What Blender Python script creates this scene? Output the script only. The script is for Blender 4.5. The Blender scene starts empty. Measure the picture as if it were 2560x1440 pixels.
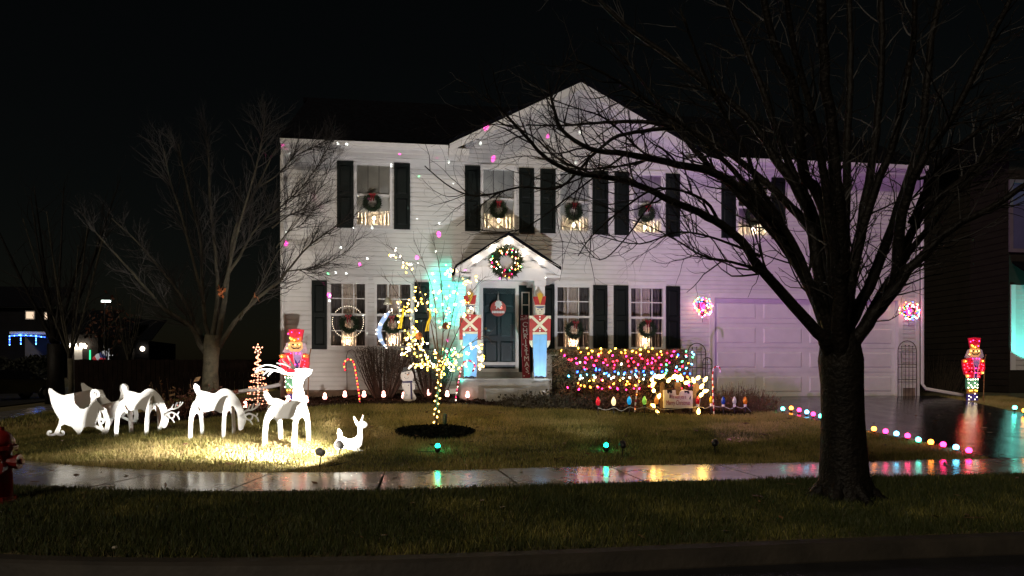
import bpy, bmesh, math, random
import numpy as np
from mathutils import Vector, Matrix
random.seed(11); rng = np.random.default_rng(11)
sc = bpy.context.scene
COL = sc.collection
# ------------------------------------------------------------------ camera
EYE, D, FPX, HZ = 1.5, 17.0, 1848.9, 930.0
YAW = math.radians(8.0); cS, cC = math.sin(YAW), math.cos(YAW)
cam = bpy.data.cameras.new('camera'); camo = bpy.data.objects.new('camera', cam); COL.objects.link(camo)
camo.location = (0, 0, EYE); camo.rotation_euler = (math.pi/2, 0, -YAW)
cam.lens = 26.0; cam.sensor_width = 36.0; cam.shift_y = (HZ-720)/2560; cam.clip_end = 1500; cam.clip_start = .05
sc.camera = camo
# ------------------------------------------------------------------ night sky, faint street glow
w = bpy.data.worlds.new('World'); sc.world = w; w.use_nodes = True
wn = w.node_tree.nodes; wl = w.node_tree.links
sky = wn.new('ShaderNodeTexSky'); sky.sky_type = 'NISHITA'; sky.sun_disc = False
SUN_EL, SUN_ROT = math.radians(42), math.radians(-150)
sky.sun_elevation = SUN_EL; sky.sun_rotation = SUN_ROT
tn = wn.new('ShaderNodeMix'); tn.data_type = 'RGBA'; tn.blend_type = 'MULTIPLY'; tn.inputs[0].default_value = 1; tn.inputs[7].default_value = (1, .82, .55, 1)
wl.new(sky.outputs[0], tn.inputs[6]); wl.new(tn.outputs[2], wn['Background'].inputs[0]); wn['Background'].inputs[1].default_value = 0.001
sl = bpy.data.lights.new('street_glow', 'SUN'); sl.energy = 0.82; sl.angle = math.radians(9); sl.color = (1, .84, .64)
so = bpy.data.objects.new('street_glow', sl); COL.objects.link(so)
so.rotation_euler = (math.radians(52), 0, math.radians(-38))
sc.view_settings.view_transform = 'Standard'; sc.view_settings.look = 'None'
sc.view_settings.exposure = 0; sc.view_settings.gamma = 1; sc.view_settings.use_curve_mapping = False
sc.cycles.use_denoising = True
sc.cycles.max_bounces = 5; sc.cycles.diffuse_bounces = 2; sc.cycles.glossy_bounces = 3
sc.cycles.transparent_max_bounces = 10; sc.cycles.sample_clamp_indirect = 4
sc.cycles.use_light_tree = True
# ------------------------------------------------------------------ projection helpers
def ray(px, py):
    u = (px-1280)/FPX; v = (HZ-py)/FPX
    return Vector((cS+u*cC, cC-u*cS, v))
def at(px, py, Y):                      # point on the upright plane at depth Y
    r = ray(px, py); return Vector((0, 0, EYE)) + r*(Y/r.y)
def wall(px, py, off=0.0): return at(px, py, D-off)
def pd(px, py, d): return Vector((0, 0, EYE)) + ray(px, py)*d
# ------------------------------------------------------------------ materials
MATS = {}
def mat(name, col, rough=.6, var=.18, scale=6.0, bump=0.0, bscale=None, metal=0.0, spec=.5, coat=0.0, col2=None, detail=4, emit=0.0, rvar=0.0):
    if name in MATS: return MATS[name]
    m = bpy.data.materials.new(name); m.use_nodes = True; MATS[name] = m
    n = m.node_tree.nodes; l = m.node_tree.links; b = n['Principled BSDF']
    b.inputs['Roughness'].default_value = rough; b.inputs['Metallic'].default_value = metal
    b.inputs['Specular IOR Level'].default_value = spec; b.inputs['Coat Weight'].default_value = coat; b.inputs['Coat Roughness'].default_value = .15 if coat == .8 else .03
    tc = n.new('ShaderNodeTexCoord'); nz = n.new('ShaderNodeTexNoise')
    nz.inputs['Scale'].default_value = scale; nz.inputs['Detail'].default_value = detail
    l.new(tc.outputs['Object'], nz.inputs['Vector'])
    mx = n.new('ShaderNodeMix'); mx.data_type = 'RGBA'
    c = Vector(col[:3]); a2 = Vector(col2) if col2 else c*(1-var)
    a1 = c if col2 else Vector([min(1, k) for k in c*(1+var*.6)])
    mx.inputs[6].default_value = (*a1, 1); mx.inputs[7].default_value = (*a2, 1)
    rp = n.new('ShaderNodeMapRange'); rp.inputs[1].default_value = .35; rp.inputs[2].default_value = .65
    l.new(nz.outputs[0], rp.inputs[0]); l.new(rp.outputs[0], mx.inputs[0]); l.new(mx.outputs[2], b.inputs['Base Color'])
    if rvar:
        mr = n.new('ShaderNodeMapRange'); mr.inputs[3].default_value = max(.02, rough-rvar); mr.inputs[4].default_value = rough+rvar
        l.new(rp.outputs[0], mr.inputs[0]); l.new(mr.outputs[0], b.inputs['Roughness'])
    if bump:
        bn = n.new('ShaderNodeTexNoise'); bn.inputs['Scale'].default_value = bscale or scale*6; bn.inputs['Detail'].default_value = 5
        l.new(tc.outputs['Object'], bn.inputs['Vector'])
        bp = n.new('ShaderNodeBump'); bp.inputs['Strength'].default_value = bump; bp.inputs['Distance'].default_value = .02
        l.new(bn.outputs[0], bp.inputs['Height']); l.new(bp.outputs[0], b.inputs['Normal'])
    if emit:
        l.new(mx.outputs[2], b.inputs['Emission Color']); b.inputs['Emission Strength'].default_value = emit
    return m
def glow(name, col, s):
    if name in MATS: return MATS[name]
    m = bpy.data.materials.new(name); m.use_nodes = True; MATS[name] = m
    n = m.node_tree.nodes; l = m.node_tree.links; n.remove(n['Principled BSDF'])
    e = n.new('ShaderNodeEmission'); e.inputs[0].default_value = (*col, 1); e.inputs[1].default_value = s
    tc = n.new('ShaderNodeTexCoord'); nz = n.new('ShaderNodeTexNoise'); nz.inputs['Scale'].default_value = 40
    mr = n.new('ShaderNodeMapRange'); mr.inputs[3].default_value = s*.75; mr.inputs[4].default_value = s*1.25
    l.new(tc.outputs['Object'], nz.inputs['Vector']); l.new(nz.outputs[0], mr.inputs[0]); l.new(mr.outputs[0], e.inputs[1])
    l.new(e.outputs[0], n['Material Output'].inputs[0]); return m
def glass(name, tint=(.9, .95, .95), refl=1.0):
    if name in MATS: return MATS[name]
    m = bpy.data.materials.new(name); m.use_nodes = True; MATS[name] = m
    n = m.node_tree.nodes; l = m.node_tree.links; n.remove(n['Principled BSDF'])
    t = n.new('ShaderNodeBsdfTransparent'); t.inputs[0].default_value = (*tint, 1)
    g = n.new('ShaderNodeBsdfGlossy'); g.inputs['Roughness'].default_value = .02; g.inputs[0].default_value = (refl, refl, refl, 1)
    f = n.new('ShaderNodeFresnel'); f.inputs[0].default_value = 1.5; x = n.new('ShaderNodeMixShader')
    l.new(f.outputs[0], x.inputs[0]); l.new(t.outputs[0], x.inputs[1]); l.new(g.outputs[0], x.inputs[2])
    l.new(x.outputs[0], n['Material Output'].inputs[0]); return m
M_siding = mat('white_vinyl', (.72, .71, .70), .45, .06, 3, .08, 60)
M_trim = mat('white_trim', (.78, .77, .76), .4, .05, 4)
M_shut = mat('dark_green_shutter', (.005, .009, .008), .55, .3, 5, .1, spec=.25)
M_roof = mat('black_shingle', (.005, .0055, .008), .95, .5, 9, .4, 60, spec=.05)
M_found = mat('tan_foundation', (.32, .25, .19), .9, .3, 5, .4)
M_stoop = mat('grey_concrete', (.38, .38, .36), .75, .2, 4, .2)
M_door = mat('dark_teal_door', (.005, .024, .030), .35, .2, 3)
M_white = mat('white_plywood', (.80, .80, .78), .5, .04, 5, .05)
M_bark = mat('wet_bark', (.009, .0075, .006), .5, .5, 9, 1.0, 26, spec=.15)
M_barkl = mat('grey_bark', (.075, .064, .037), .85, .45, 8, 1.0, 30)
M_limbl = mat('shaded_limb_bark', (.040, .034, .020), .85, .45, 8, 1.0, 30); M_twig = mat('dark_twig', (.007, .005, .004), .6, .4, 9)  # limbs take a darkened trunk bark: weaker light up there painted in
M_twigl = mat('brown_twig', (.012, .009, .007), .75, .4, 9)
M_black = mat('black_plastic', (.012, .012, .013), .45, .3, 8)
M_wire = mat('white_cord', (.6, .58, .52), .5, .1, 8)
M_gwire = mat('green_cord', (.01, .03, .015), .5, .2, 8)
M_iron = mat('rusty_iron', (.05, .028, .025), .7, .4, 20)
M_mulch = mat('dark_mulch', (.045, .028, .02), .95, .6, 14, 1.0, 70, spec=.1)
M_green = mat('evergreen', (.022, .045, .018), .6, .5, 14)
M_red = mat('red_ribbon', (.22, .008, .012), .5, .2, 8)
M_conc = mat('wet_concrete', (.34, .32, .305), .26, .3, 1.6, .03, 70, spec=1.0, coat=.8, rvar=.08); M_conc.node_tree.nodes['Principled BSDF'].inputs['Coat IOR'].default_value = 2.4
M_asph = mat('wet_asphalt', (.03, .03, .032), .14, .4, 3, .10, 50, spec=.6, rvar=.06)
M_street = mat('street_asphalt', (.010, .010, .011), .6, .4, 3, .3, 60)
M_curb = mat('curb_concrete', (.030, .024, .017), .7, .35, 3, .3)
M_glass = glass('window_glass', (.98, .99, .99))
M_cream = mat('cream_wall', (.82, .79, .74), .8, .08, 4)
M_curtain = mat('grey_curtain', (.15, .13, .125), .9, .2, 6)
M_blind = mat('ivory_blind', (.85, .83, .78), .6, .08, 5)
# ------------------------------------------------------------------ mesh building
class MB:
    def __init__(s): s.v = []; s.f = []; s.m = []
    def add(s, vs, fs, mi=0):
        o = len(s.v); s.v.extend([tuple(p) for p in vs]); s.f.extend([tuple(i+o for i in f) for f in fs]); s.m.extend([mi]*len(fs)); return s
    def box(s, a, b, mi=0):
        (x0, y0, z0), (x1, y1, z1) = a, b
        vs = [(x0,y0,z0),(x1,y0,z0),(x1,y1,z0),(x0,y1,z0),(x0,y0,z1),(x1,y0,z1),(x1,y1,z1),(x0,y1,z1)]
        return s.add(vs, [(0,3,2,1),(4,5,6,7),(0,1,5,4),(1,2,6,5),(2,3,7,6),(3,0,4,7)], mi)
    def tube(s, pts, rad, n=6, mi=0, cap=True, stripes=None):
        pts = [Vector(p) for p in pts]; k = len(pts)
        if not hasattr(rad, '__len__'): rad = [rad]*k
        vs = []; ref = None
        for i in range(k):
            t = (pts[min(i+1, k-1)] - pts[max(i-1, 0)])
            if t.length < 1e-9: t = Vector((0, 0, 1))
            t.normalize()
            if ref is None:
                ref = Vector((1, 0, 0)) if abs(t.x) < .8 else Vector((0, 1, 0))
            a = (ref - t*ref.dot(t))
            if a.length < 1e-6: a = t.orthogonal()
            a.normalize(); ref = a; b = t.cross(a)
            for j in range(n):
                q = 2*math.pi*j/n; vs.append(pts[i] + (a*math.cos(q)+b*math.sin(q))*rad[i])
        o = len(s.v); s.v.extend([tuple(p) for p in vs])
        for i in range(k-1):
            mm = mi if stripes is None else stripes[i % len(stripes)]
            for j in range(n):
                s.f.append((o+i*n+j, o+i*n+(j+1) % n, o+(i+1)*n+(j+1) % n, o+(i+1)*n+j)); s.m.append(mm)
        if cap:
            s.f.append(tuple(o+j for j in reversed(range(n)))); s.m.append(mi)
            s.f.append(tuple(o+(k-1)*n+j for j in range(n))); s.m.append(mi)
        return s
    def lathe(s, prof, n=12, c=(0,0,0), axis='z', mi=0):
        vs = []; c = Vector(c)
        for r, h in prof:
            for j in range(n):
                q = 2*math.pi*j/n; a, b = r*math.cos(q), r*math.sin(q)
                p = (a, b, h) if axis == 'z' else ((h, a, b) if axis == 'x' else (a, h, -b))
                vs.append(c+Vector(p))
        fs = []
        k = len(prof)
        for i in range(k-1):
            for j in range(n): fs.append((i*n+j, i*n+(j+1) % n, (i+1)*n+(j+1) % n, (i+1)*n+j))
        fs.append(tuple(reversed(range(n)))); fs.append(tuple((k-1)*n+j for j in range(n)))
        return s.add(vs, fs, mi)
    def ball(s, c, r, n=8, k=5, mi=0, sz=1.0):
        return s.lathe([(max(1e-4, r*math.sin(math.pi*i/k)), -r*sz*math.cos(math.pi*i/k)) for i in range(k+1)], n, c, 'z', mi)
    def ext(s, pts, nv, mi=0):          # polygon in space extruded along nv
        k = len(pts); pts = [Vector(p) for p in pts]; nv = Vector(nv)
        vs = pts + [p+nv for p in pts]
        fs = [tuple(range(k)), tuple(reversed(range(k, 2*k)))] + [(i, i+k, (i+1) % k+k, (i+1) % k) for i in range(k)]
        return s.add(vs, fs, mi)
    def mesh(s, name, mats, smooth=False):
        me = bpy.data.meshes.new(name); me.from_pydata(s.v, [], s.f)
        if not isinstance(mats, (list, tuple)): mats = [mats]
        for m in mats: me.materials.append(m)
        if len(mats) > 1: me.polygons.foreach_set('material_index', s.m)
        bm = bmesh.new(); bm.from_mesh(me); bmesh.ops.recalc_face_normals(bm, faces=bm.faces); bm.to_mesh(me); bm.free()
        if smooth: me.polygons.foreach_set('use_smooth', [True]*len(me.polygons))
        me.update(); return me
    def obj(s, name, mats, parent=None, smooth=False, loc=None):
        # vertices are in world space; shift them to the parent's origin
        if parent is not None:
            o = wpos(parent); s.v = [(a-o.x, b-o.y, c-o.z) for a, b, c in s.v]
        elif loc is not None:
            s.v = [(a-loc[0], b-loc[1], c-loc[2]) for a, b, c in s.v]
        return link(name, s.mesh(name, mats, smooth), parent, loc)
def wpos(o):
    p = Vector((0, 0, 0))
    while o is not None: p += o.location; o = o.parent
    return p
def link(name, me, parent=None, loc=None):
    o = bpy.data.objects.new(name, me); COL.objects.link(o)
    if loc is not None: o.location = loc
    if parent is not None: o.parent = parent
    return o
def tag(o, label, cat, group=None):
    o['label'] = label; o['category'] = cat
    if group: o['group'] = group
    return o
def struct(o): o['kind'] = 'structure'; return o
def stuff(o): o['kind'] = 'stuff'; return o
def thing(name, loc, label, cat, group=None):
    o = bpy.data.objects.new(name, None); COL.objects.link(o); o.location = loc; o.empty_display_size = .1
    return tag(o, label, cat, group)
def copy_tree(o, loc=None, label=None, parent=None, rz=None, sc_=None):
    c = o.copy(); COL.objects.link(c); c.parent = parent
    if loc is not None: c.location = loc
    if rz is not None: c.rotation_euler = (0, 0, rz)
    if sc_ is not None: c.scale = (sc_,)*3
    if label: c['label'] = label
    for ch in list(o.children): copy_tree(ch, parent=c)
    return c
def catmull(pts, k=6, closed=False):
    P = [Vector(p) for p in pts]; n = len(P); out = []
    rng_ = range(n) if closed else range(n-1)
    for i in rng_:
        if closed: a, b, c, d = P[i-1], P[i], P[(i+1) % n], P[(i+2) % n]
        else: a, b, c, d = P[max(i-1, 0)], P[i], P[i+1], P[min(i+2, n-1)]
        for j in range(k):
            t = j/k
            out.append(.5*((2*b)+(c-a)*t+(2*a-5*b+4*c-d)*t*t+(3*b-a-3*c+d)*t**3))
    if not closed: out.append(P[-1])
    return out
ORD = ['first', 'second', 'third', 'fourth', 'fifth', 'sixth', 'seventh', 'eighth', 'ninth', 'tenth', 'eleventh', 'twelfth', 'thirteenth', 'fourteenth', 'fifteenth', 'sixteenth', 'seventeenth', 'eighteenth']
def text_mesh(body, size, name='lettering', ext_=.003, spacing=1.0, mat_=None):
    cu = bpy.data.curves.new(name, 'FONT'); cu.body = body; cu.size = size; cu.extrude = ext_
    cu.align_x = 'CENTER'; cu.align_y = 'CENTER'; cu.space_line = spacing; cu.resolution_u = 3
    o = bpy.data.objects.new(name, cu); COL.objects.link(o)
    bpy.context.view_layer.update()
    me = bpy.data.meshes.new_from_object(o.evaluated_get(bpy.context.evaluated_depsgraph_get()))
    bpy.data.objects.remove(o); me.transform(Matrix.Rotation(math.pi/2, 4, 'X'))
    me.materials.clear(); me.materials.append(mat_); me.name = name
    return me
# ================================================================== TERRAIN
SW = catmull([(120,9.0,0),(60,8.95,0),(30,8.9,0),(14,8.8,0),(8.86,8.78,0),(5.8,8.75,0),(2.7,8.72,0),(-.3,8.6,0),(-2.4,8.85,0),(-4.35,9.65,0),(-6.3,11.2,0),(-8.6,14.4,0),(-10.5,19,0),(-11.8,27,0),(-12.2,60,0),(-12.3,160,0)], 10)
CURB = catmull([(120,5.8,0),(60,5.75,0),(30,5.7,0),(14,5.65,0),(8,5.6,0),(3.3,5.58,0),(.8,5.52,0),(-1,5.58,0),(-3,5.97,0),(-5,6.9,0),(-8,9.5,0),(-11,14,0),(-13.5,20,0),(-15,30,0),(-15.6,60,0),(-15.8,160,0)], 10)
def sdist(line):
    A = np.array([(p.x, p.y) for p in line]); d = A[1:]-A[:-1]; L2 = (d**2).sum(1)
    def f(x, y):
        x = np.atleast_1d(np.asarray(x, float)); y = np.atleast_1d(np.asarray(y, float)); out = np.empty(x.shape)
        for i in range(0, len(x), 20000):
            q = np.stack([x[i:i+20000], y[i:i+20000]], 1)
            r = q[:, None, :]-A[None, :-1]; t = np.clip((r*d[None]).sum(2)/L2[None], 0, 1)
            e = r-t[..., None]*d[None]; dd = (e**2).sum(2); k = dd.argmin(1); ii = np.arange(len(q))
            cr = d[k, 0]*r[ii, k, 1]-d[k, 1]*r[ii, k, 0]
            out[i:i+20000] = np.where(cr < 0, 1, -1)*np.sqrt(dd[ii, k])
        return out
    return f
dsw, dcb = sdist(SW), sdist(CURB)
HW = .74
def smooth(a, b, x): t = np.clip((x-a)/(b-a), 0, 1); return t*t*(3-2*t)
def Gv(x, y):
    x = np.atleast_1d(np.asarray(x, float)); y = np.atleast_1d(np.asarray(y, float))
    s = dsw(x, y); c = dcb(x, y)
    r = smooth(2, 7, x); k = .118*(1-r)+.085*r; k2 = .05*(1-r)+.085*r
    sf = np.clip(s-HW, 0, None)
    lot = .25 + k*np.minimum(sf, 5.1) + k2*np.clip(sf-5.1, 0, 2.6)
    left = smooth(-5.5, -8.5, x); lot = lot*(1-left) + (.25+.05*np.minimum(sf, 6))*left
    park = .14 + .11*np.clip(c/np.maximum(c-(s+HW)+1e-6, .3), 0, 1)
    z = np.where(s > -HW, lot, np.where(c > 0, park, -.02))
    far = c < -8.5
    z = np.where(far, .15, z)
    z = z + .014*np.clip(y-24, 0, 90)
    return z
def G(x, y): return float(Gv(x, y)[0])
def gnd(px, py):
    r = ray(px, py); a, b = 3.0, 200.0
    t = a
    while t < b:
        p = Vector((0, 0, EYE))+r*t
        if p.z < G(p.x, p.y): break
        t += .25
    lo, hi = t-.25, t
    for _ in range(12):
        m_ = (lo+hi)/2; p = Vector((0, 0, EYE))+r*m_
        if p.z < G(p.x, p.y): hi = m_
        else: lo = m_
    return Vector((0, 0, EYE))+r*hi
def on(x, y, dz=0): return Vector((x, y, G(x, y)+dz))
# ground sheet
gx = np.concatenate([np.linspace(-400, -40, 10), np.linspace(-36, -8, 40), np.arange(-7.8, 16, .2), np.linspace(16.5, 40, 20), np.linspace(60, 400, 8)])
gy = np.concatenate([np.linspace(-60, 3, 8), np.arange(4, 18.2, .2), np.linspace(18.6, 40, 35), np.linspace(44, 120, 24), np.linspace(150, 600, 8)])
XX, YY = np.meshgrid(gx, gy); ZZ = Gv(XX.ravel(), YY.ravel())
ZZ = ZZ-.11*(np.abs(dsw(XX.ravel(), YY.ravel())) < HW-.12)
nx, ny = len(gx), len(gy)
me = bpy.data.meshes.new('ground')
fs = [(j*nx+i, j*nx+i+1, (j+1)*nx+i+1, (j+1)*nx+i) for j in range(ny-1) for i in range(nx-1)]
me.from_pydata(np.stack([XX.ravel(), YY.ravel(), ZZ], 1).tolist(), [], fs)
M_soil = mat('lawn_soil', (.05, .045, .018), .95, .5, 1.1, .8, 40, col2=(.10, .075, .03))
me.materials.append(M_soil); me.polygons.foreach_set('use_smooth', [True]*len(me.polygons))
ground = struct(link('ground', me))
def strip(line, a, b, z=None, dz=0.0, name='strip', m=None, lift=None):
    P = line; mb = MB(); vs = []
    for i, p in enumerate(P):
        t = (P[min(i+1, len(P)-1)]-P[max(i-1, 0)]).normalized(); n = Vector((t.y, -t.x, 0))   # towards the lot
        for o in (a, b):
            q = p+n*o; zz = z if z is not None else G(q.x, q.y)
            vs.append((q.x, q.y, zz+dz+.014*max(0, min(q.y-24, 90)) if z is not None else zz+dz))
    mb.add(vs, [(2*i, 2*i+1, 2*i+3, 2*i+2) for i in range(len(P)-1)])
    return struct(mb.obj(name, m))
# the camera stands over the road; the near side of the line is the street
strip(CURB, -8.6, -.17, z=0.0, dz=.004, name='road', m=M_street)
mb = MB(); prof = [(-.17, -.05), (-.17, .015), (-.14, .125), (-.11, .145), (.0, .15), (.02, .12), (.02, -.05)]
vs = []
for i, p in enumerate(CURB):
    t = (CURB[min(i+1, len(CURB)-1)]-CURB[max(i-1, 0)]).normalized(); n = Vector((t.y, -t.x, 0)); up = .014*max(0, min(p.y-24, 90))
    for o, z in prof: q = p+n*o; vs.append((q.x, q.y, z+up))
k = len(prof)
mb.add(vs, [(i*k+j, i*k+j+1, (i+1)*k+j+1, (i+1)*k+j) for i in range(len(CURB)-1) for j in range(k-1)])
struct(mb.obj('kerb', M_curb))
# sidewalk: slab by slab
sw = bpy.data.objects.new('sidewalk', None); COL.objects.link(sw); struct(sw)
cum = [0]
for a, b in zip(SW, SW[1:]): cum.append(cum[-1]+(b-a).length)
def swp(s):
    s = max(0, min(s, cum[-1]-1e-4))
    i = int(np.searchsorted(cum, s, side='right'))-1; i = min(i, len(SW)-2)
    t = (s-cum[i])/(cum[i+1]-cum[i]); p = SW[i].lerp(SW[i+1], t); tg = (SW[i+1]-SW[i]).normalized()
    return p, Vector((tg.y, -tg.x, 0))
i0 = min(range(len(SW)), key=lambda i: (SW[i]-Vector((-.22, 8.6, 0))).length); S0 = cum[i0]
SL = 1.46
for kk in range(-11, 22):
    s0, s1 = S0+kk*SL+.014, S0+(kk+1)*SL-.014
    if s0 < 0 or s1 > cum[-1]: continue
    mb = MB(); vs = []; N = 4; tilt = random.uniform(-.004, .004)
    for i in range(N+1):
        p, n = swp(s0+(s1-s0)*i/N)
        up = .014*max(0, min(p.y-24, 90))
        for o in (-HW+.03, HW-.03):
            q = p+n*o
            vs += [(q.x, q.y, .15+up), (q.x, q.y, .268+up+tilt)]
    fs = []
    for i in range(N):
        a, b = 4*i, 4*i+4
        fs += [(a+1, b+1, b+3, a+3), (a, a+1, a+3, a+2) if i == 0 else (a, b, b+1, a+1), (a+2, a+3, b+3, b+2)]
        if i == 0: fs.append((a, b, b+1, a+1))
    e = 4*N; fs.append((e, e+2, e+3, e+1))
    mb.add(vs, fs); mb.obj('slab', M_conc, sw)
strip(SW, -HW+.05, HW-.05, dz=-.075, name='sidewalk_bed', m=M_mulch)
# driveway
DL = [(8.24, 9.5), (8.2, 10.2), (7.95, 12), (7.56, 14.1), (7.2, 15.6), (7.1, 16.98)]
DR = [(12.3, 9.5), (12.35, 10.2), (12.45, 12), (12.8, 14.1), (13.1, 15.6), (13.2, 16.98)]
dl = catmull([(a, b, 0) for a, b in DL], 5); dr = catmull([(a, b, 0) for a, b in DR], 5)
mb = MB(); vs = []; NC = 8
for a, b in zip(dl, dr):
    for j in range(NC+1):
        q = a.lerp(b, j/NC); vs.append((q.x, q.y, G(q.x, q.y)+.022))
r_ = len(dl)
fs = [(i*(NC+1)+j, i*(NC+1)+j+1, (i+1)*(NC+1)+j+1, (i+1)*(NC+1)+j) for i in range(r_-1) for j in range(NC)]
mb.add(vs, fs); struct(mb.obj('driveway', M_asph, smooth=True))
def drive_l(y): return float(np.interp(y, [b for a, b in DL], [a for a, b in DL]))
def drive_r(y): return float(np.interp(y, [b for a, b in DR], [a for a, b in DR]))
# planting bed along the house and ring round the small tree
def sheet_on_ground(poly, name, m, dz, res=.22):
    xs = [p[0] for p in poly]; ys = [p[1] for p in poly]
    bm = bmesh.new(); f = bm.faces.new([bm.verts.new((a, b, 0)) for a, b in poly])
    bmesh.ops.triangulate(bm, faces=[f])
    for _ in range(4): bmesh.ops.subdivide_edges(bm, edges=[e for e in bm.edges if e.calc_length() > res*2], cuts=1, use_grid_fill=True)
    bmesh.ops.triangulate(bm, faces=bm.faces)
    z = Gv([v.co.x for v in bm.verts], [v.co.y for v in bm.verts])
    for v, zz in zip(bm.verts, z): v.co.z = zz+dz
    bmesh.ops.recalc_face_normals(bm, faces=bm.faces)
    m_ = bpy.data.meshes.new(name); bm.to_mesh(m_); bm.free(); m_.materials.append(m)
    if m_.polygons[0].normal.z < 0: m_.flip_normals()
    return struct(link(name, m_))
BED = [(-6.2, 16.9), (-6.0, 15.2), (-4.6, 14.1), (-3, 14.35), (-1.2, 14.6), (.6, 14.55), (2.0, 14.2), (3.4, 13.9), (5.3, 13.75), (6.9, 14.0), (7.0, 16.95), (3, 16.95), (-2.9, 16.95)]
BEDS = [(p.x, p.y) for p in catmull([(a, b, 0) for a, b in BED[:10]], 4)] + BED[10:]
sheet_on_ground(BEDS, 'flower_bed', M_mulch, .02)
TB = gnd(1088, 1083)
ring = [(TB.x+.62*math.cos(q)*(1+.05*math.sin(3*q)), TB.y+.52*math.sin(q)) for q in np.linspace(0, 2*math.pi, 24, endpoint=False)]
sheet_on_ground(ring, 'tree_ring', mat('wet_mulch', (.010, .012, .009), .95, .6, 14, 1, 60, spec=.05), .02)
def chips(name, poly, n, m, s):
    xs = np.array([p[0] for p in poly]); ys = np.array([p[1] for p in poly]); x = rng.uniform(xs.min(), xs.max(), n); y = rng.uniform(ys.min(), ys.max(), n)
    k = in_poly(x, y, poly); x, y = x[k], y[k]; z = Gv(x, y)+.03; mb = MB()
    for a, b, c in zip(x, y, z):
        u = Vector(rng.normal(0, s, 3).tolist()); v = Vector(rng.normal(0, s*.5, 3).tolist()); u.z *= .6; p = Vector((a, b, c)); mb.add([p-u-v*.3, p+v, p+u, p-v], [(0, 1, 2, 3)])
    stuff(mb.obj(name, m))
def in_poly(x, y, poly):
    c = np.zeros(x.shape, bool); n = len(poly)
    for i in range(n):
        (x1, y1), (x2, y2) = poly[i], poly[i-1]
        with np.errstate(divide='ignore', invalid='ignore'):
            c ^= ((y1 > y) != (y2 > y)) & (x < (x2-x1)*(y-y1)/(y2-y1+1e-12)+x1)
    return c
chips('mulch_chips', BEDS, 9000, M_mulch, .03); chips('mulch_chips', ring, 2500, MATS['wet_mulch'], .03)
# ------------------------------------------------------------------ grass
def fbm(x, y, s, seed):
    r = np.random.default_rng(seed); out = np.zeros(x.shape)
    for k in range(4):
        a = r.uniform(0, 6.28, 6); f = s*2**k*r.uniform(.6, 1.4, 6); p = r.uniform(0, 6.28, 6)
        for i in range(6): out += np.sin((x*np.cos(a[i])+y*np.sin(a[i]))*f[i]+p[i])/(6*1.6**k)
    return out
def grass_mat():
    m = bpy.data.materials.new('grass_blades'); m.use_nodes = True
    n = m.node_tree.nodes; l = m.node_tree.links; b = n['Principled BSDF']; b.inputs['Roughness'].default_value = .6
    b.inputs['Specular IOR Level'].default_value = .3
    at_ = n.new('ShaderNodeAttribute'); at_.attribute_name = 'dry'  # straw tone, and also how much light is painted into the blades
    cr = n.new('ShaderNodeValToRGB'); e = cr.color_ramp.elements
    e[0].position = 0; e[0].color = (.036, .047, .011, 1); e[1].position = 1; e[1].color = (.52, .39, .17, 1)
    x = cr.color_ramp.elements.new(.5); x.color = (.27, .245, .06, 1)
    l.new(at_.outputs['Fac'], cr.inputs[0]); l.new(cr.outputs[0], b.inputs['Base Color'])
    return m
M_grass = grass_mat()
def make_grass(name, xr, yr, n, cond, h0, dry_lit_bias, wid=.005):
    x = rng.uniform(*xr, n); y = rng.uniform(*yr, n)
    keep = cond(x, y); x, y = x[keep], y[keep]; n = len(x)
    z = Gv(x, y)
    pat = fbm(x, y, 1.3, 5)
    h = h0*rng.uniform(.5, 1.35, n)*(1+.35*pat); a = rng.uniform(0, 6.283, n); lean = rng.uniform(.1, .9, n)*h
    la = rng.uniform(0, 6.283, n)
    wd = wid*rng.uniform(.7, 1.5, n)
    V = np.empty((n, 3, 3))
    V[:, 0] = np.stack([x-np.cos(a)*wd, y-np.sin(a)*wd, z-.005], 1); V[:, 1] = np.stack([x+np.cos(a)*wd, y+np.sin(a)*wd, z-.005], 1)
    V[:, 2] = np.stack([x+np.cos(la)*lean, y+np.sin(la)*lean, z+h], 1)
    me = bpy.data.meshes.new(name); me.vertices.add(3*n); me.loops.add(3*n); me.polygons.add(n)
    me.vertices.foreach_set('co', V.ravel()); me.loops.foreach_set('vertex_index', np.arange(3*n, dtype=np.int32))
    me.polygons.foreach_set('loop_start', np.arange(0, 3*n, 3, dtype=np.int32))
    dry = np.clip(dry_lit_bias(x, y)+.42*fbm(x, y, .9, 9)+.30*fbm(x, y, 4.5, 3)+rng.normal(0, .2, n), 0, 1)
    at_ = me.attributes.new('dry', 'FLOAT', 'POINT'); at_.data.foreach_set('value', np.repeat(dry, 3).astype(np.float32))
    me.materials.append(M_grass); me.update(); me.validate()
    return stuff(link(name, me))
def lawn_ok(x, y):
    s = dsw(x, y); ok = s > HW-.04-.05*fbm(x, y, 6, 21)
    dlv = np.interp(y, [b for a, b in DL], [a for a, b in DL]); drv = np.interp(y, [b for a, b in DR], [a for a, b in DR])
    ok &= ~((x > dlv-.02) & (x < drv+.02) & (y < 17))
    ok &= ~in_poly(x, y, BEDS) & ~in_poly(x, y, ring) & ~((x > -2.9) & (y > 16.9))
    ok &= (x/np.maximum(y, .1) > -.56) & (x/np.maximum(y, .1) < .98)
    return ok
def dry_lit_lawn(x, y): return .56+.28*smooth(1.0, -2.5, x)*smooth(13, 9.5, y)+.25*smooth(5.5, 8.0, x)-.18*smooth(0, 2.5, x)*smooth(6, 3, x)  # dormant straw plus lamplight on the lawn, both put into blade colour
make_grass('lawn_grass', (-9, 15), (8.9, 17), 620000, lawn_ok, .05, dry_lit_lawn, .0042)
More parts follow.
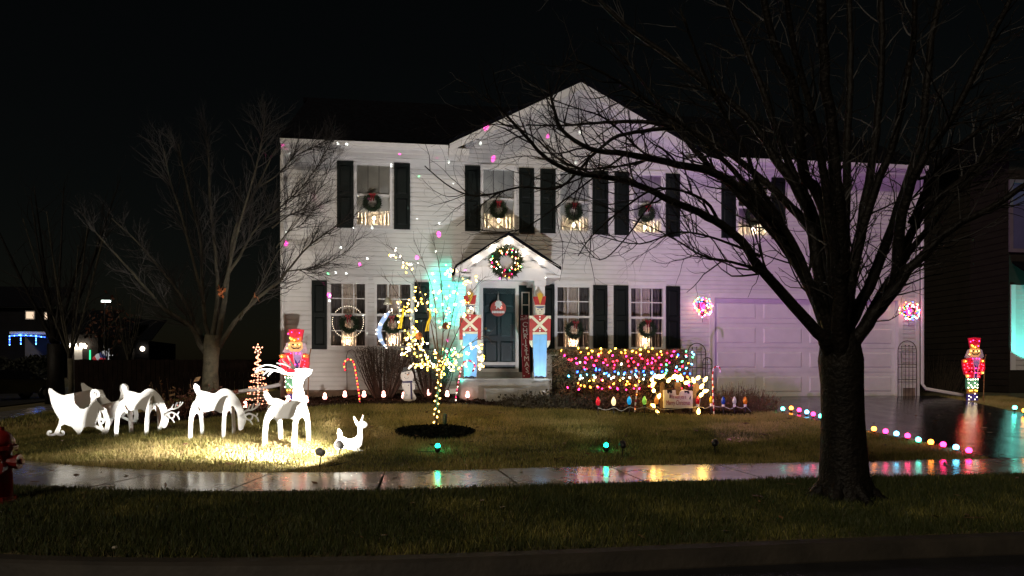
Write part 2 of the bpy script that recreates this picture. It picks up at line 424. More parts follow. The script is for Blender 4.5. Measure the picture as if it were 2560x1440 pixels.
make_grass('verge_grass', (-5.5, 8), (5.4, 9.8), 300000, lambda x, y: (dcb(x, y) > .03) & (dsw(x, y) < -HW+.03+.05*fbm(x, y, 6, 22)), .055, lambda x, y: -.14+0*x, .0034)  # low bias paints the gloom of the unlit verge into its blades
make_grass('back_grass', (-26, -4), (15, 40), 120000, lambda x, y: (dsw(x, y) > HW) & (x/np.maximum(y, .1) > -.56) & (~in_poly(x, y, BEDS)) & (x < -3), .08, lambda x, y: .45+0*x, .01)
lv = MB(); nl = 0
while nl < 420:
    a, b_ = rng.uniform(-6, 12), rng.uniform(5.6, 14.4)
    if dcb(a, b_)[0] < 0: continue
    u = Vector(rng.normal(0, .028, 3).tolist()); v = Vector(rng.normal(0, .022, 3).tolist()); u.z *= .3; v.z *= .3
    p_ = Vector((a, b_, G(a, b_)+(.045 if abs(dsw(a, b_)[0]) > HW else .026))); lv.add([p_-u, p_+v, p_+u, p_-v], [(0, 1, 2, 3)]); nl += 1
stuff(lv.obj('fallen_leaves', mat('fallen_leaf', (.14, .07, .03), .6, .5, 3)))
# ================================================================== HOUSE
def rect(x0, x1, y0, y1):               # photo rectangle on the facade -> X0 X1 Z0 Z1
    xm = (x0+x1)/2
    a = wall(x0, y0); b = wall(x1, y0); t = wall(xm, y0).z; q = wall(xm, y1).z
    return [a.x, b.x, q, t]
XL, XR = wall(701, 800).x, wall(2297, 800).x
ZE = at(705, 345, D-.5).z-.085         # eave, read at the gutter
ZB = 1.10
house = thing('house', (XL, D, .95), 'large white two storey house with black shutters, front gable and garage', 'house')
W2 = [rect(886, 981, 398, 566), rect(1202, 1291, 419, 577), rect(1394, 1477, 427, 583), rect(1577, 1658, 437, 588), rect(1839, 1923, 447, 596)]
za = np.mean([r[2] for r in W2]); zb_ = np.mean([r[3] for r in W2])
for r in W2: r[2], r[3] = za, zb_
W1 = [rect(821, 919, 700, 870), rect(936, 1032, 701, 871), rect(1387, 1479, 716, 876), rect(1571, 1662, 718, 877)]
za = np.mean([r[2] for r in W1[:2]]); zb_ = np.mean([r[3] for r in W1])
for r in W1: r[2], r[3] = za, zb_
DOOR = rect(1199, 1296, 712, 930); SIDE = rect(1297, 1330, 715, 928); SIDE[2] = DOOR[2]; DOOR[0]
GAR = rect(1785, 2243, 748, 994)
GAR[2] = .90
TOPG = at(1443, 193, D-.5); TOPG.z -= .21
GX0, GX1 = at(1122, 355, D-.5).x+.14, at(1768, 395, D-.5).x-.14
GXM = (GX0+GX1)/2
openings = [r for r in W1+W2]+[[DOOR[0]-.06, SIDE[1]+.04, DOOR[2]-.1, DOOR[3]+.08], [GAR[0]-.12, GAR[1]+.12, .8, GAR[3]+.12]]
PITCH = .105; boards = []
z = ZB
zi = 0
SL_G = (TOPG.z-ZE)/(GXM-GX0)
while z < TOPG.z+.05:
    z1 = z+PITCH
    if z < ZE-.16: iv = [[XL+.1, XR-.1]]
    else:
        hw = min(GXM-GX0, (GXM-GX0)-(z1-ZE-.13)/SL_G)
        if hw < .1: break
        iv = [[GXM-hw, GXM+hw]]
    for o in openings:
        if o[3] > z+.02 and o[2] < z1-.02:
            nv = []
            for a, b in iv:
                if o[1] <= a or o[0] >= b: nv.append([a, b]); continue
                if o[0]-a > .03: nv.append([a, o[0]])
                if b-o[1] > .03: nv.append([o[1], b])
            iv = nv
    for a, b in iv:
        sl = PITCH/SL_G if z >= ZE+.08 else 0
        boards.append((a-sl, b+sl, z, sl))
    z = z1
boards.sort(key=lambda t: -(t[1]-t[0]))
def board(mb, a, b, z, sl=0, jit=0):       # lapped profile: flat face, cove above, proud bottom lip
    prof = [(D+.03, 0), (D-.024+jit, 0), (D-.021+jit, .068), (D-.006+jit, .096), (D-.005+jit, PITCH+.006), (D+.03, PITCH+.006)]
    k = len(prof); vs = []
    for x, sg in ((a, 1), (b, -1)):
        vs += [(x+sg*sl*h/PITCH, y, z+h) for y, h in prof]
    mb.add(vs, [tuple(range(k)), tuple(reversed(range(k, 2*k)))]+[(i, i+k, (i+1) % k+k, (i+1) % k) for i in range(k)])
rest = MB()
for i, (a, b, z, sl) in enumerate(boards):
    if i < 300:
        mb = MB(); board(mb, a, b, z, sl, random.uniform(-.0015, .0015)); mb.obj('siding_board', M_siding, house)
    else: board(rest, a, b, z, sl)
if rest.v: stuff(rest.obj('siding_boards_small', M_siding, house))
def hbox(name, a, b, m, parent=house): return MB().box(a, b).obj(name, m, parent)
for x0, x1 in ((XL, XL+.1), (XR-.1, XR)): hbox('corner_board', (x0, D-.03, .95 if x0 < 5 else .9), (x1, D+.02, ZE-.15), M_trim)
hbox('foundation', (XL+.02, D+.0, .6), (GAR[0]-.15, D+.2, ZB+.01), M_found)
hbox('foundation', (GAR[1]+.12, D+.0, .6), (XR-.02, D+.2, ZB), M_found)
hbox('side_wall', (XL+.005, D+.032, .8), (XL+.12, D+9, ZE), M_siding)
hbox('side_wall', (XR-.12, D+.032, .8), (XR-.005, D+9, ZE), M_siding)
hbox('rear_wall', (XL+.005, D+9.002, .8), (XR-.005, D+9.1, ZE), M_siding)
# interior floor between the storeys and back partition keep rooms dark
hbox('partition', (XL+.13, D+1.6, .9), (XR-.13, D+1.7, ZE), M_curtain)
# roof
RZ = ZE+.08; RY = D+4.5; RH = wall(725, 250).z
RH = 1.5+(HZ-250)/FPX*(RY/ray(725, 250).y)
OV = .38
mb = MB(); SLR = (RH-RZ)/(RY-D+OV); ya = D-OV+(TOPG.z+.10-RZ)/SLR
pl = [(XL+.04, D-OV), (GX0-.14, D-OV), (GXM, ya), (GX1+.14, D-OV), (XR-.06, D-OV), (XR-.06, RY), (XL+.04, RY)]
mb.ext([(x, y, RZ+(y-D+OV)*SLR) for x, y in pl], (0, 0, .1))
mb.ext([(XL-.12, RY+.001, RH), (XR+.12, RY+.001, RH), (XR+.12, D+9.4, RZ), (XL-.12, D+9.4, RZ)], (0, 0, .1))
mb.obj('roof', M_roof, house)
for x in (XL+.005, XR-.12): MB().ext([(x, D+.032, ZE+.001), (x, D+9, ZE+.001), (x, RY, RH-.12)], (.115, 0, 0)).obj('gable_end', M_siding, house)
mb = MB(); yb = ya+.1
mb.add([(GX0-.14, D-OV-.12, RZ+.05), (GXM, D-OV-.12, TOPG.z+.12), (GX1+.14, D-OV-.12, RZ+.05), (GX0-.14, D+.2, RZ+.05), (GXM, yb, TOPG.z+.12), (GX1+.14, D+.2, RZ+.05),
        (GX0-.14, D-OV-.12, RZ+.13), (GXM, D-OV-.12, TOPG.z+.21), (GX1+.14, D-OV-.12, RZ+.13), (GX0-.14, D+.2, RZ+.13), (GXM, yb, TOPG.z+.21), (GX1+.14, D+.2, RZ+.13)],
       [(0,1,4,3),(1,2,5,4),(6,9,10,7),(7,10,11,8),(0,6,7,1),(1,7,8,2),(0,3,9,6),(2,8,11,5)])
mb.obj('gable_roof', M_roof, house)
# rakes with soffit
for sgn, gx_ in ((-1, GX0), (1, GX1)):
    mb = MB()
    a = Vector((gx_+sgn*.12, D-OV-.11, RZ+.042)); b = Vector((GXM, D-OV-.11, TOPG.z+.112))
    mb.add([a, b, b-Vector((0, 0, .17)), a-Vector((0, 0, .17)), a+Vector((0, .022, 0)), b+Vector((0, .022, 0)), b+Vector((0, .022, -.17)), a+Vector((0, .022, -.17))],
           [(0,1,2,3),(7,6,5,4),(0,4,5,1),(1,5,6,2),(2,6,7,3),(3,7,4,0)])
    mb.obj('rake_board', M_trim, house)
    mb = MB(); o = Vector((0, 0, -.06)); dd = Vector((0, OV+.11, 0))
    a2 = a+o+Vector((0, .024, 0)); b2 = b+o+Vector((0, .024, 0))
    mb.ext([a2, b2, b2+dd, a2+dd], (0, 0, -.012)); mb.obj('rake_soffit', M_trim, house)
def eave(x0, x1):
    hbox('fascia', (x0, D-OV+.0, ZE-.12), (x1, D-OV+.02, RZ-.003), M_trim)
    g = MB(); y = D-OV-.003
    g.ext([(x0, y, ZE-.03), (x0, y-.1, ZE+.0), (x0, y-.115, ZE+.085), (x0, y-.095, ZE+.085), (x0, y-.085, ZE+.02), (x0, y, ZE-.01)], (x1-x0, 0, 0)); g.obj('gutter', M_trim, house)
    hbox('soffit', (x0, D-OV+.022, ZE-.118), (x1, D-.032, ZE-.10), M_trim)
    hbox('frieze_board', (x0, D-.031, ZE-.30), (x1, D-.002, ZE-.121), M_trim)
eave(XL+.07, GX0-.15); eave(GX1+.15, XR-.1)
for gx_, s in ((GX0, 1), (GX1, -1)):     # boxed eave returns
    a, b = (gx_-.14, gx_+.32) if s > 0 else (gx_-.32, gx_+.14)
    hbox('eave_return', (a, D-OV-.10, ZE-.12), (b, D-.032, ZE+.03), M_trim)
# round-top vent in the gable
mb = MB(); c = wall(1425, 315)
prof = [(c.x-.16, c.z-.3), (c.x+.16, c.z-.3), (c.x+.16, c.z+.05)]+[(c.x+.16*math.cos(q), c.z+.05+.16*math.sin(q)) for q in np.linspace(.3, 2.84, 8)]+[(c.x-.16, c.z+.05)]
mb.ext([(a, D-.05, b) for a, b in prof], (0, .03, 0)); gv = mb.obj('gable_vent', M_trim, house)
for k in range(4): MB().box((c.x-.12, D-.058, c.z-.24+k*.08), (c.x+.12, D-.05, c.z-.2+k*.08)).obj('louvre', M_trim, gv)
# ---- windows
def window(r, kind, i):
    X0, X1, Z0, Z1 = r; f = .055
    mb = MB(); y0, y1 = D-.045, D+.06
    mb.box((X0, y0, Z0), (X0+f, y1, Z1)); mb.box((X1-f, y0, Z0), (X1, y1, Z1)); mb.box((X0+f, y0, Z1-f), (X1-f, y1, Z1)); mb.box((X0+f, y0, Z0), (X1-f, y1, Z0+f))
    wdw = mb.obj('window', M_trim, house)
    zm = (Z0+Z1)/2
    MB().box((X0-.02, D-.07, Z0-.045), (X1+.02, D-.022, Z0-.002)).obj('sill', M_trim, wdw)
    MB().box((X0-.02, D-.06, Z1+.002), (X1+.02, D-.022, Z1+.10 if kind == 1 else Z1+.05)).obj('head_trim', M_trim, wdw)
    MB().box((X0+f, D-.01, zm-.025), (X1-f, D+.05, zm+.025)).obj('sash_rail', M_trim, wdw)
    for z0, z1, yy in ((zm+.025, Z1-f, D+.01), (Z0+f, zm-.025, D+.03)):
        MB().box((X0+f, yy, z0), (X1-f, yy+.004, z1)).obj('pane', M_glass, wdw)
        if kind == 1:
            g = MB(); xs = [X0+f+(X1-X0-2*f)*k/3 for k in (1, 2)]
            for x in xs: g.box((x-.011, yy-.012, z0), (x+.011, yy-.001, z1))
            zz = (z0+z1)/2
            cuts = [X0+f]+xs+[X1-f]
            for a, b in zip(cuts, cuts[1:]): g.box((a+.012, yy-.012, zz-.011), (b-.012, yy-.001, zz+.011))
            g.obj('muntin', M_trim, wdw)
        else:
            g = MB(); xs = [X0+f+(X1-X0-2*f)*k/3 for k in (1, 2)]
            for x in xs: g.box((x-.006, yy+.005, z0), (x+.006, yy+.011, z1))
            g.obj('muntin', M_curtain, wdw)
    # room niche
    nb = MB(); a, b, c0, c1 = X0+.02, X1-.02, Z0-.05, Z1+.02; yb2 = D+.75
    nb.add([(a, D+.065, c0), (b, D+.065, c0), (b, D+.065, c1), (a, D+.065, c1), (a-.15, yb2, c0), (b+.15, yb2, c0), (b+.15, yb2, c1), (a-.15, yb2, c1)],
           [(0,4,5,1),(1,5,6,2),(2,6,7,3),(3,7,4,0),(4,7,6,5)])
    nb.obj('room', M_cream if kind == 2 else M_curtain, wdw)
    def drape(x0, x1, y, z0, z1, m, folds):
        n = 30; g = MB(); vs = []
        for j in range(n+1):
            t = j/n; x = x0+(x1-x0)*t; yy = y+.025*math.sin(t*folds*6.28)
            vs += [(x, yy, z0), (x, yy, z1)]
        g.add(vs, [(2*j, 2*j+2, 2*j+3, 2*j+1) for j in range(n)]); return g.obj('curtain', m, wdw, smooth=True)
    if kind == 2:
        bz = Z0+f+(Z1-Z0)*.235
        bl = MB(); z = Z1-f
        nsl = 0
        while z > bz:
            bl.add([(X0+f+.004, D+.048, z-.028), (X1-f-.004, D+.048, z-.028), (X1-f-.004, D+.060, z), (X0+f+.004, D+.060, z)], [(0,1,2,3)]); z -= .026
        bl.box((X0+f+.004, D+.045, bz-.05), (X1-f-.004, D+.063, bz-.02))
        bl.obj('blind', M_blind, wdw)
        wd = X1-X0
        drape(X0-.02, X0+wd*.27, D+.4, Z0-.04, Z1, M_cream, 3); drape(X1-wd*.27, X1+.02, D+.4, Z0-.04, Z1, M_cream, 3)
    else:
        wd = X1-X0
        drape(X0-.02, X0+wd*.42, D+.42, Z0-.04, Z1, M_curtain, 4); drape(X1-wd*.36, X1+.02, D+.42, Z0-.04, Z1, M_curtain, 4)
        drape(X0+wd*.30, X1-wd*.30, D+.30, Z0-.04, Z1, mat('sheer_curtain', (.65, .55, .48), .9, .1, 5), 6)
    return wdw
for i, r in enumerate(W2): window(r, 2, i)
for i, r in enumerate(W1): window(r, 1, i)
def shutter(px0, px1, Z0, Z1):
    X0, X1 = wall(px0, 500).x, wall(px1, 500).x
    Z0 -= .03; Z1 += .0
    s = MB(); y0, y1 = D-.066, D-.022; f = .05; zm = (Z0+Z1)/2
    s.box((X0, y0, Z0), (X0+f, y1, Z1)); s.box((X1-f, y0, Z0), (X1, y1, Z1))
    for a, b in ((Z0, Z0+.09), (zm-.045, zm+.045), (Z1-.09, Z1)): s.box((X0+f, y0, a), (X1-f, y1, b))
    sh = s.obj('shutter', M_shut, house)
    for a, b in ((Z0+.09, zm-.045), (zm+.045, Z1-.09)):
        p = MB(); p.box((X0+f, D-.045, a), (X1-f, y1+.001, b)); i_ = .035
        p.add([(X0+f+i_, D-.062, a+i_), (X1-f-i_, D-.062, a+i_), (X1-f-i_, D-.062, b-i_), (X0+f+i_, D-.062, b-i_),
               (X0+f+.01, D-.0455, a+.01), (X1-f-.01, D-.0455, a+.01), (X1-f-.01, D-.0455, b-.01), (X0+f+.01, D-.0455, b-.01)],
              [(0,1,2,3),(0,4,5,1),(1,5,6,2),(2,6,7,3),(3,7,4,0)])
        p.obj('panel', M_shut, sh)
for a, b in ((843, 884), (985, 1025), (1162, 1200), (1297, 1334), (1350, 1388), (1480, 1519), (1535, 1571), (1663, 1698), (1802, 1837), (1927, 1960)): shutter(a, b, W2[0][2], W2[0][3])
for a, b in ((780, 818), (1036, 1073), (1352, 1385), (1482, 1517), (1533, 1569), (1664, 1698)): shutter(a, b, W1[0][2], W1[0][3])
# ---- garage door: four rows of raised panels
X0, X1, Z0, Z1 = GAR
mb = MB(); mb.box((X0-.12, D-.05, .86), (X0, D+.12, Z1+.12)); mb.box((X1, D-.05, .86), (X1+.12, D+.12, Z1+.12)); mb.box((X0, D-.05, Z1), (X1, D+.12, Z1+.12))
mb.obj('garage_frame', M_trim, house)
gd = MB().box((X0, D+.10, Z0-.03), (X1, D+.14, Z1)).obj('garage_door', M_trim, house)
rh = (Z1-Z0)/4; cw = (X1-X0)/4
for r in range(4):
    MB().box((X0+.004, D+.085, Z0+r*rh+.006), (X1-.004, D+.0995, Z0+(r+1)*rh-.006)).obj('door_section', M_trim, gd)
    for c in range(4):
        a, b, e, g = X0+c*cw+.1, X0+(c+1)*cw-.1, Z0+r*rh+.11, Z0+(r+1)*rh-.11
        p = MB(); i_ = .03
        p.add([(a, D+.0848, e), (b, D+.0848, e), (b, D+.0848, g), (a, D+.0848, g), (a+i_, D+.07, e+i_), (b-i_, D+.07, e+i_), (b-i_, D+.07, g-i_), (a+i_, D+.07, g-i_)],
              [(4,5,6,7),(0,1,5,4),(1,2,6,5),(2,3,7,6),(3,0,4,7)])
        p.obj('panel', M_trim, gd)
# ---- front door
X0, X1, Z0, Z1 = DOOR
mb = MB(); f = .075
mb.box((X0, D-.05, Z0), (X0+f, D+.08, Z1)); mb.box((X1-f, D-.05, Z0), (X1, D+.08, Z1)); mb.box((X0+f, D-.05, Z1-f), (X1-f, D+.08, Z1)); mb.box((X0+f, D-.05, Z0), (X1-f, D+.08, Z0+.08))
mb.box((X0+f, D-.045, Z0+.16), (X1-f, D+.0, Z0+.23))
mb.obj('door_frame', M_trim, house)
dz0 = Z0+.08
dr_ = MB().box((X0+f, D+.045, dz0), (X1-f, D+.079, Z1-f)).obj('door', M_door, house)
wdt = X1-X0-2*f
for a, b in ((.06, .46), (.54, .94)):
    for e, g in ((.08, .34), (.40, .70), (.77, .95)):
        h_ = Z1-f-dz0; xa, xb, za_, zb2 = X0+f+wdt*a, X0+f+wdt*b, dz0+h_*e, dz0+h_*g
        p = MB().add([(xa, D+.0448, za_), (xb, D+.0448, za_), (xb, D+.0448, zb2), (xa, D+.0448, zb2), (xa+.03, D+.033, za_+.03), (xb-.03, D+.033, za_+.03), (xb-.03, D+.033, zb2-.03), (xa+.03, D+.033, zb2-.03)],
                     [(4,5,6,7),(0,1,5,4),(1,2,6,5),(2,3,7,6),(3,0,4,7)])
        p.obj('panel', M_door, dr_)
MB().box((X0+f, D-.02, Z0+.232), (X1-f, D-.016, Z1-f)).obj('storm_pane', M_glass, dr_)
MB().ball((X0+f+.06, D-.06, Z0+1.0), .03).obj('handle', mat('brass', (.5, .35, .12), .3, .1, metal=1), dr_)
X0, X1, Z0, Z1 = SIDE
sd = MB().box((X0+.005, D-.005, Z0+.05), (X1, D+.06, Z1)).obj('sidelight', M_door, house)
mb = MB(); a, b, e, g = X0+.06, X1-.06, Z0+.35, Z1-.14
mb.box((a, D-.02, e), (a+.025, D-.006, g)); mb.box((b-.025, D-.02, e), (b, D-.006, g)); mb.box((a+.025, D-.02, g-.025), (b-.025, D-.006, g)); mb.box((a+.025, D-.02, e), (b-.025, D-.006, e+.025))
for k in range(1, 5): zz = e+(g-e)*k/5; mb.box((a+.025, D-.02, zz-.01), (b-.025, D-.006, zz+.01))
mb.obj('sidelight_frame', M_trim, sd)
MB().box((a+.025, D-.0115, e+.025), (b-.025, D-.0075, g-.025)).obj('pane', mat('dark_pane', (.01, .03, .03), .08, .1), sd)
hbox('door_casing', (SIDE[1]+.003, D-.04, DOOR[2]), (SIDE[1]+.06, D+.06, DOOR[3]), M_trim)
hbox('door_casing', (DOOR[0]-.06, D-.04, DOOR[2]), (DOOR[0]-.003, D+.06, DOOR[3]), M_trim)
hbox('door_head', (DOOR[0]-.06, D-.055, DOOR[3]+.002), (SIDE[1]+.06, D+.06, DOOR[3]+.16), M_trim)
hbox('threshold', (DOOR[0]-.06, D-.10, DOOR[2]-.2), (SIDE[1]+.06, D-.022, DOOR[2]-.003), M_stoop)
# ---- portico
PY = 15.55
sx0, sx1 = at(1152, 951, PY-.1).x, at(1374, 951, PY-.1).x
STZ = at(1262, 951, PY-.1).z
hbox('stoop', (sx0, PY-.1, .7), (sx1, D-.025, STZ), M_stoop)
hbox('stoop_nosing', (sx0-.03, PY-.13, STZ+.001), (sx1+.03, D-.027, STZ+.04), M_stoop); STZ += .04
hbox('step', (at(1215, 990, 15.0).x, 15.02, .7), (at(1318, 990, 15.0).x, PY-.135, STZ-.2), M_stoop)
ap, le, ri = at(1272, 588, PY), at(1139, 673, PY), at(1403, 673, PY)
zc = (le.z+ri.z)/2; xm = ap.x; hwp = (ri.x-le.x)/2
bz = at(1272, 701, PY+.1).z
# pediment front wall of boards
pitch2 = .14; z = bz+.28; xc0, xc1 = at(1176, 690, PY+.1).x, at(1364, 690, PY+.1).x
while z < ap.z-.2:
    hw = min((xc1-xc0)/2, hwp*(ap.z-.13-z-pitch2*.6)/(ap.z-zc))
    if hw > .06:
        mb = MB(); mb.add([(xm-hw, PY+.085, z), (xm+hw, PY+.085, z), (xm+hw, PY+.13, z), (xm-hw, PY+.13, z), (xm-hw*.97, PY+.098, z+pitch2+.01), (xm+hw*.97, PY+.098, z+pitch2+.01), (xm+hw*.97, PY+.13, z+pitch2+.01), (xm-hw*.97, PY+.13, z+pitch2+.01)],
              [(0,1,5,4),(0,3,2,1),(4,5,6,7),(0,4,7,3),(1,2,6,5),(2,3,7,6)]); mb.obj('pediment_board', M_siding, house)
    z += pitch2
mb = MB(); hs = (ap.z-zc)/hwp; hx = (xc1-xc0)/2
mb.ext([(xm-hx, PY+.131, bz+.282), (xm+hx, PY+.131, bz+.282), (xm+hx, PY+.131, ap.z-.07-hs*hx), (xm, PY+.131, ap.z-.07), (xm-hx, PY+.131, ap.z-.07-hs*hx)], (0, .02, 0)); mb.obj('pediment_backing', M_siding, house)
hbox('portico_beam', (xc0, PY+.06, bz), (xc1, PY+.3, bz+.278), M_trim)
hbox('portico_side_beam', (xc0, PY+.303, bz), (xc0+.2, D-.03, bz+.278), M_trim)
hbox('portico_side_beam', (xc1-.2, PY+.303, bz), (xc1, D-.03, bz+.278), M_trim)
hbox('portico_ceiling', (xc0+.2, PY+.303, bz+.2), (xc1-.2, D-.03, bz+.24), M_trim)
th = .05
for s in (-1, 1):
    e = Vector((xm+s*hwp, PY, zc)); 
    for nm, y0, y1, u0, u1, m in (('portico_roof', PY-.03, D-.025, .0, .07, M_roof), ('rake_trim', PY-.01, PY+.02, -.155, -.003, M_trim), ('portico_soffit', PY+.022, PY+.084, -.09, -.06, M_trim)):
        mb = MB(); pr = [(e.x, e.z+u0), (xm, ap.z+u0), (xm, ap.z+u1), (e.x, e.z+u1)]
        mb.ext([(a, y0, b) for a, b in pr], (0, y1-y0, 0)); mb.obj(nm, m, house)
    a, b = sorted((e.x, xc0 if s < 0 else xc1))
    hbox('eave_return', (a, PY+.022, zc-.16), (b-.002 if s < 0 else b, D-.03, zc-.10), M_trim)
    mb = MB(); pr = [(e.x, zc-.098), ((xc0 if s < 0 else xc1), zc-.098), ((xc0 if s < 0 else xc1), zc-.1+.9*abs(e.x-(xc0 if s < 0 else xc1))*(ap.z-zc)/hwp), (e.x, zc-.095)]
    mb.ext([(a, PY+.086, b) for a, b in pr], (0, .04, 0)); mb.obj('eave_return_face', M_trim, house)
def column(px0, px1):
    x0, x1 = at(px0, 800, PY+.1).x, at(px1, 800, PY+.1).x
    c = MB().box((x0, PY+.09, STZ), (x1, PY+.09+(x1-x0), bz)).obj('column', M_trim, house)
    MB().box((x0-.03, PY+.06, STZ+.001), (x1+.03, PY+.12+(x1-x0), STZ+.14)).obj('base', M_trim, c)
    MB().box((x0-.025, PY+.065, bz-.1), (x1+.025, PY+.115+(x1-x0), bz-.002)).obj('capital', M_trim, c)
column(1165, 1189); column(1338, 1362)
# downspouts
mb = MB(); p = wall(697, 900); y = D-.08
mb.tube([(XL+.06, y, ZE-.15), (XL+.06, y, 1.35), (XL+.0, y-.05, 1.22), (XL-.35, y-.35, 1.14), (XL-1.25, y-1.1, 1.0)], .042, 6); mb.obj('downspout', M_trim, house)
mb = MB(); mb.tube([(XR+.05, D-.06, ZE-.15), (XR+.05, D-.06, 1.2), (XR+.12, D-.1, 1.08), (XR+.95, D-.35, .92)], .042, 6); mb.obj('downspout', M_trim, house)
# ================================================================== TREES AND SHRUBS
UP = Vector((0, 0, 1))
def rv(s=1.0): return Vector((random.gauss(0, s), random.gauss(0, s), random.gauss(0, s)))
def branchify(mb, path, rads, count, L, ang, up, level, t0=.2, n=4, keep=None, noise=.16, sub=5, ymax=None):
    for k in range(count):
        t = t0+(1-t0)*random.random(); f = t*(len(path)-1); i = min(int(f), len(path)-2); fr = f-i
        p = path[i].lerp(path[i+1], fr); tg = (path[i+1]-path[i]).normalized(); r = rads[i]*(1-fr)+rads[i+1]*fr
        q = tg.cross(rv()).normalized(); d = (tg*math.cos(ang)+q*math.sin(ang)*random.uniform(.7, 1.2)).normalized()
        ln = L*random.uniform(.55, 1.25)*(1.15-.5*t); seg = 6; pts = [p]; rr = [min(r*.65, .005+.007*ln)]
        c = d
        for s in range(seg):
            c = (c+rv(noise)+UP*up*.25).normalized(); pts.append(pts[-1]+c*ln/seg); rr.append(rr[0]*(1-.65*(s+1)/seg))
        if ymax is not None and max(q_.y for q_ in pts) > ymax: continue
        mb.tube(pts, rr, n, cap=False)
        if level > 0: branchify(mb, pts, rr, sub, L*.5, ang*1.1, up, level-1, .15, 3, noise=noise*1.2, sub=max(2, sub-1), ymax=ymax)
def limb_pts(px, d0, d1, k=4):
    n = len(px); return catmull([pd(x, y, d0+(d1-d0)*i/(n-1)) for i, (x, y) in enumerate(px)], k)
def tree(name, base, label, trunk, limbs, m, mt, cat='tree', group=None, twigs=(10, 1.0, .7, .3, 1, 5), ymax=None, nside=8):
    t = thing(name, base, label, cat, group)
    pts, rr = trunk; mb = MB(); mb.tube(pts, rr, 16); mb.obj('trunk', m, t, smooth=True)
    tw = MB()
    for lp, r0, r1, cnt in limbs:
        n = len(lp); R = [r0+(r1-r0)*(i/(n-1))**.58 for i in range(n)]
        lp2 = [lp[0]]+[p+rv(R[i]*.12) for i, p in enumerate(lp[1:], 1)]
        MB().tube(lp2, R, nside).obj('limb', M_limbl if m is M_barkl else m, t, smooth=True) if r0 > .006 else tw.tube(lp2, R, 5, cap=False)
        if cnt: branchify(tw, lp2, R, int(cnt*(1.4 if r1 < .02 else 2.0)), twigs[1], twigs[2], twigs[3], twigs[4], .22, 4, sub=twigs[5], ymax=ymax)
    if tw.v: stuff(tw.obj('twigs', mt, t))
    return t
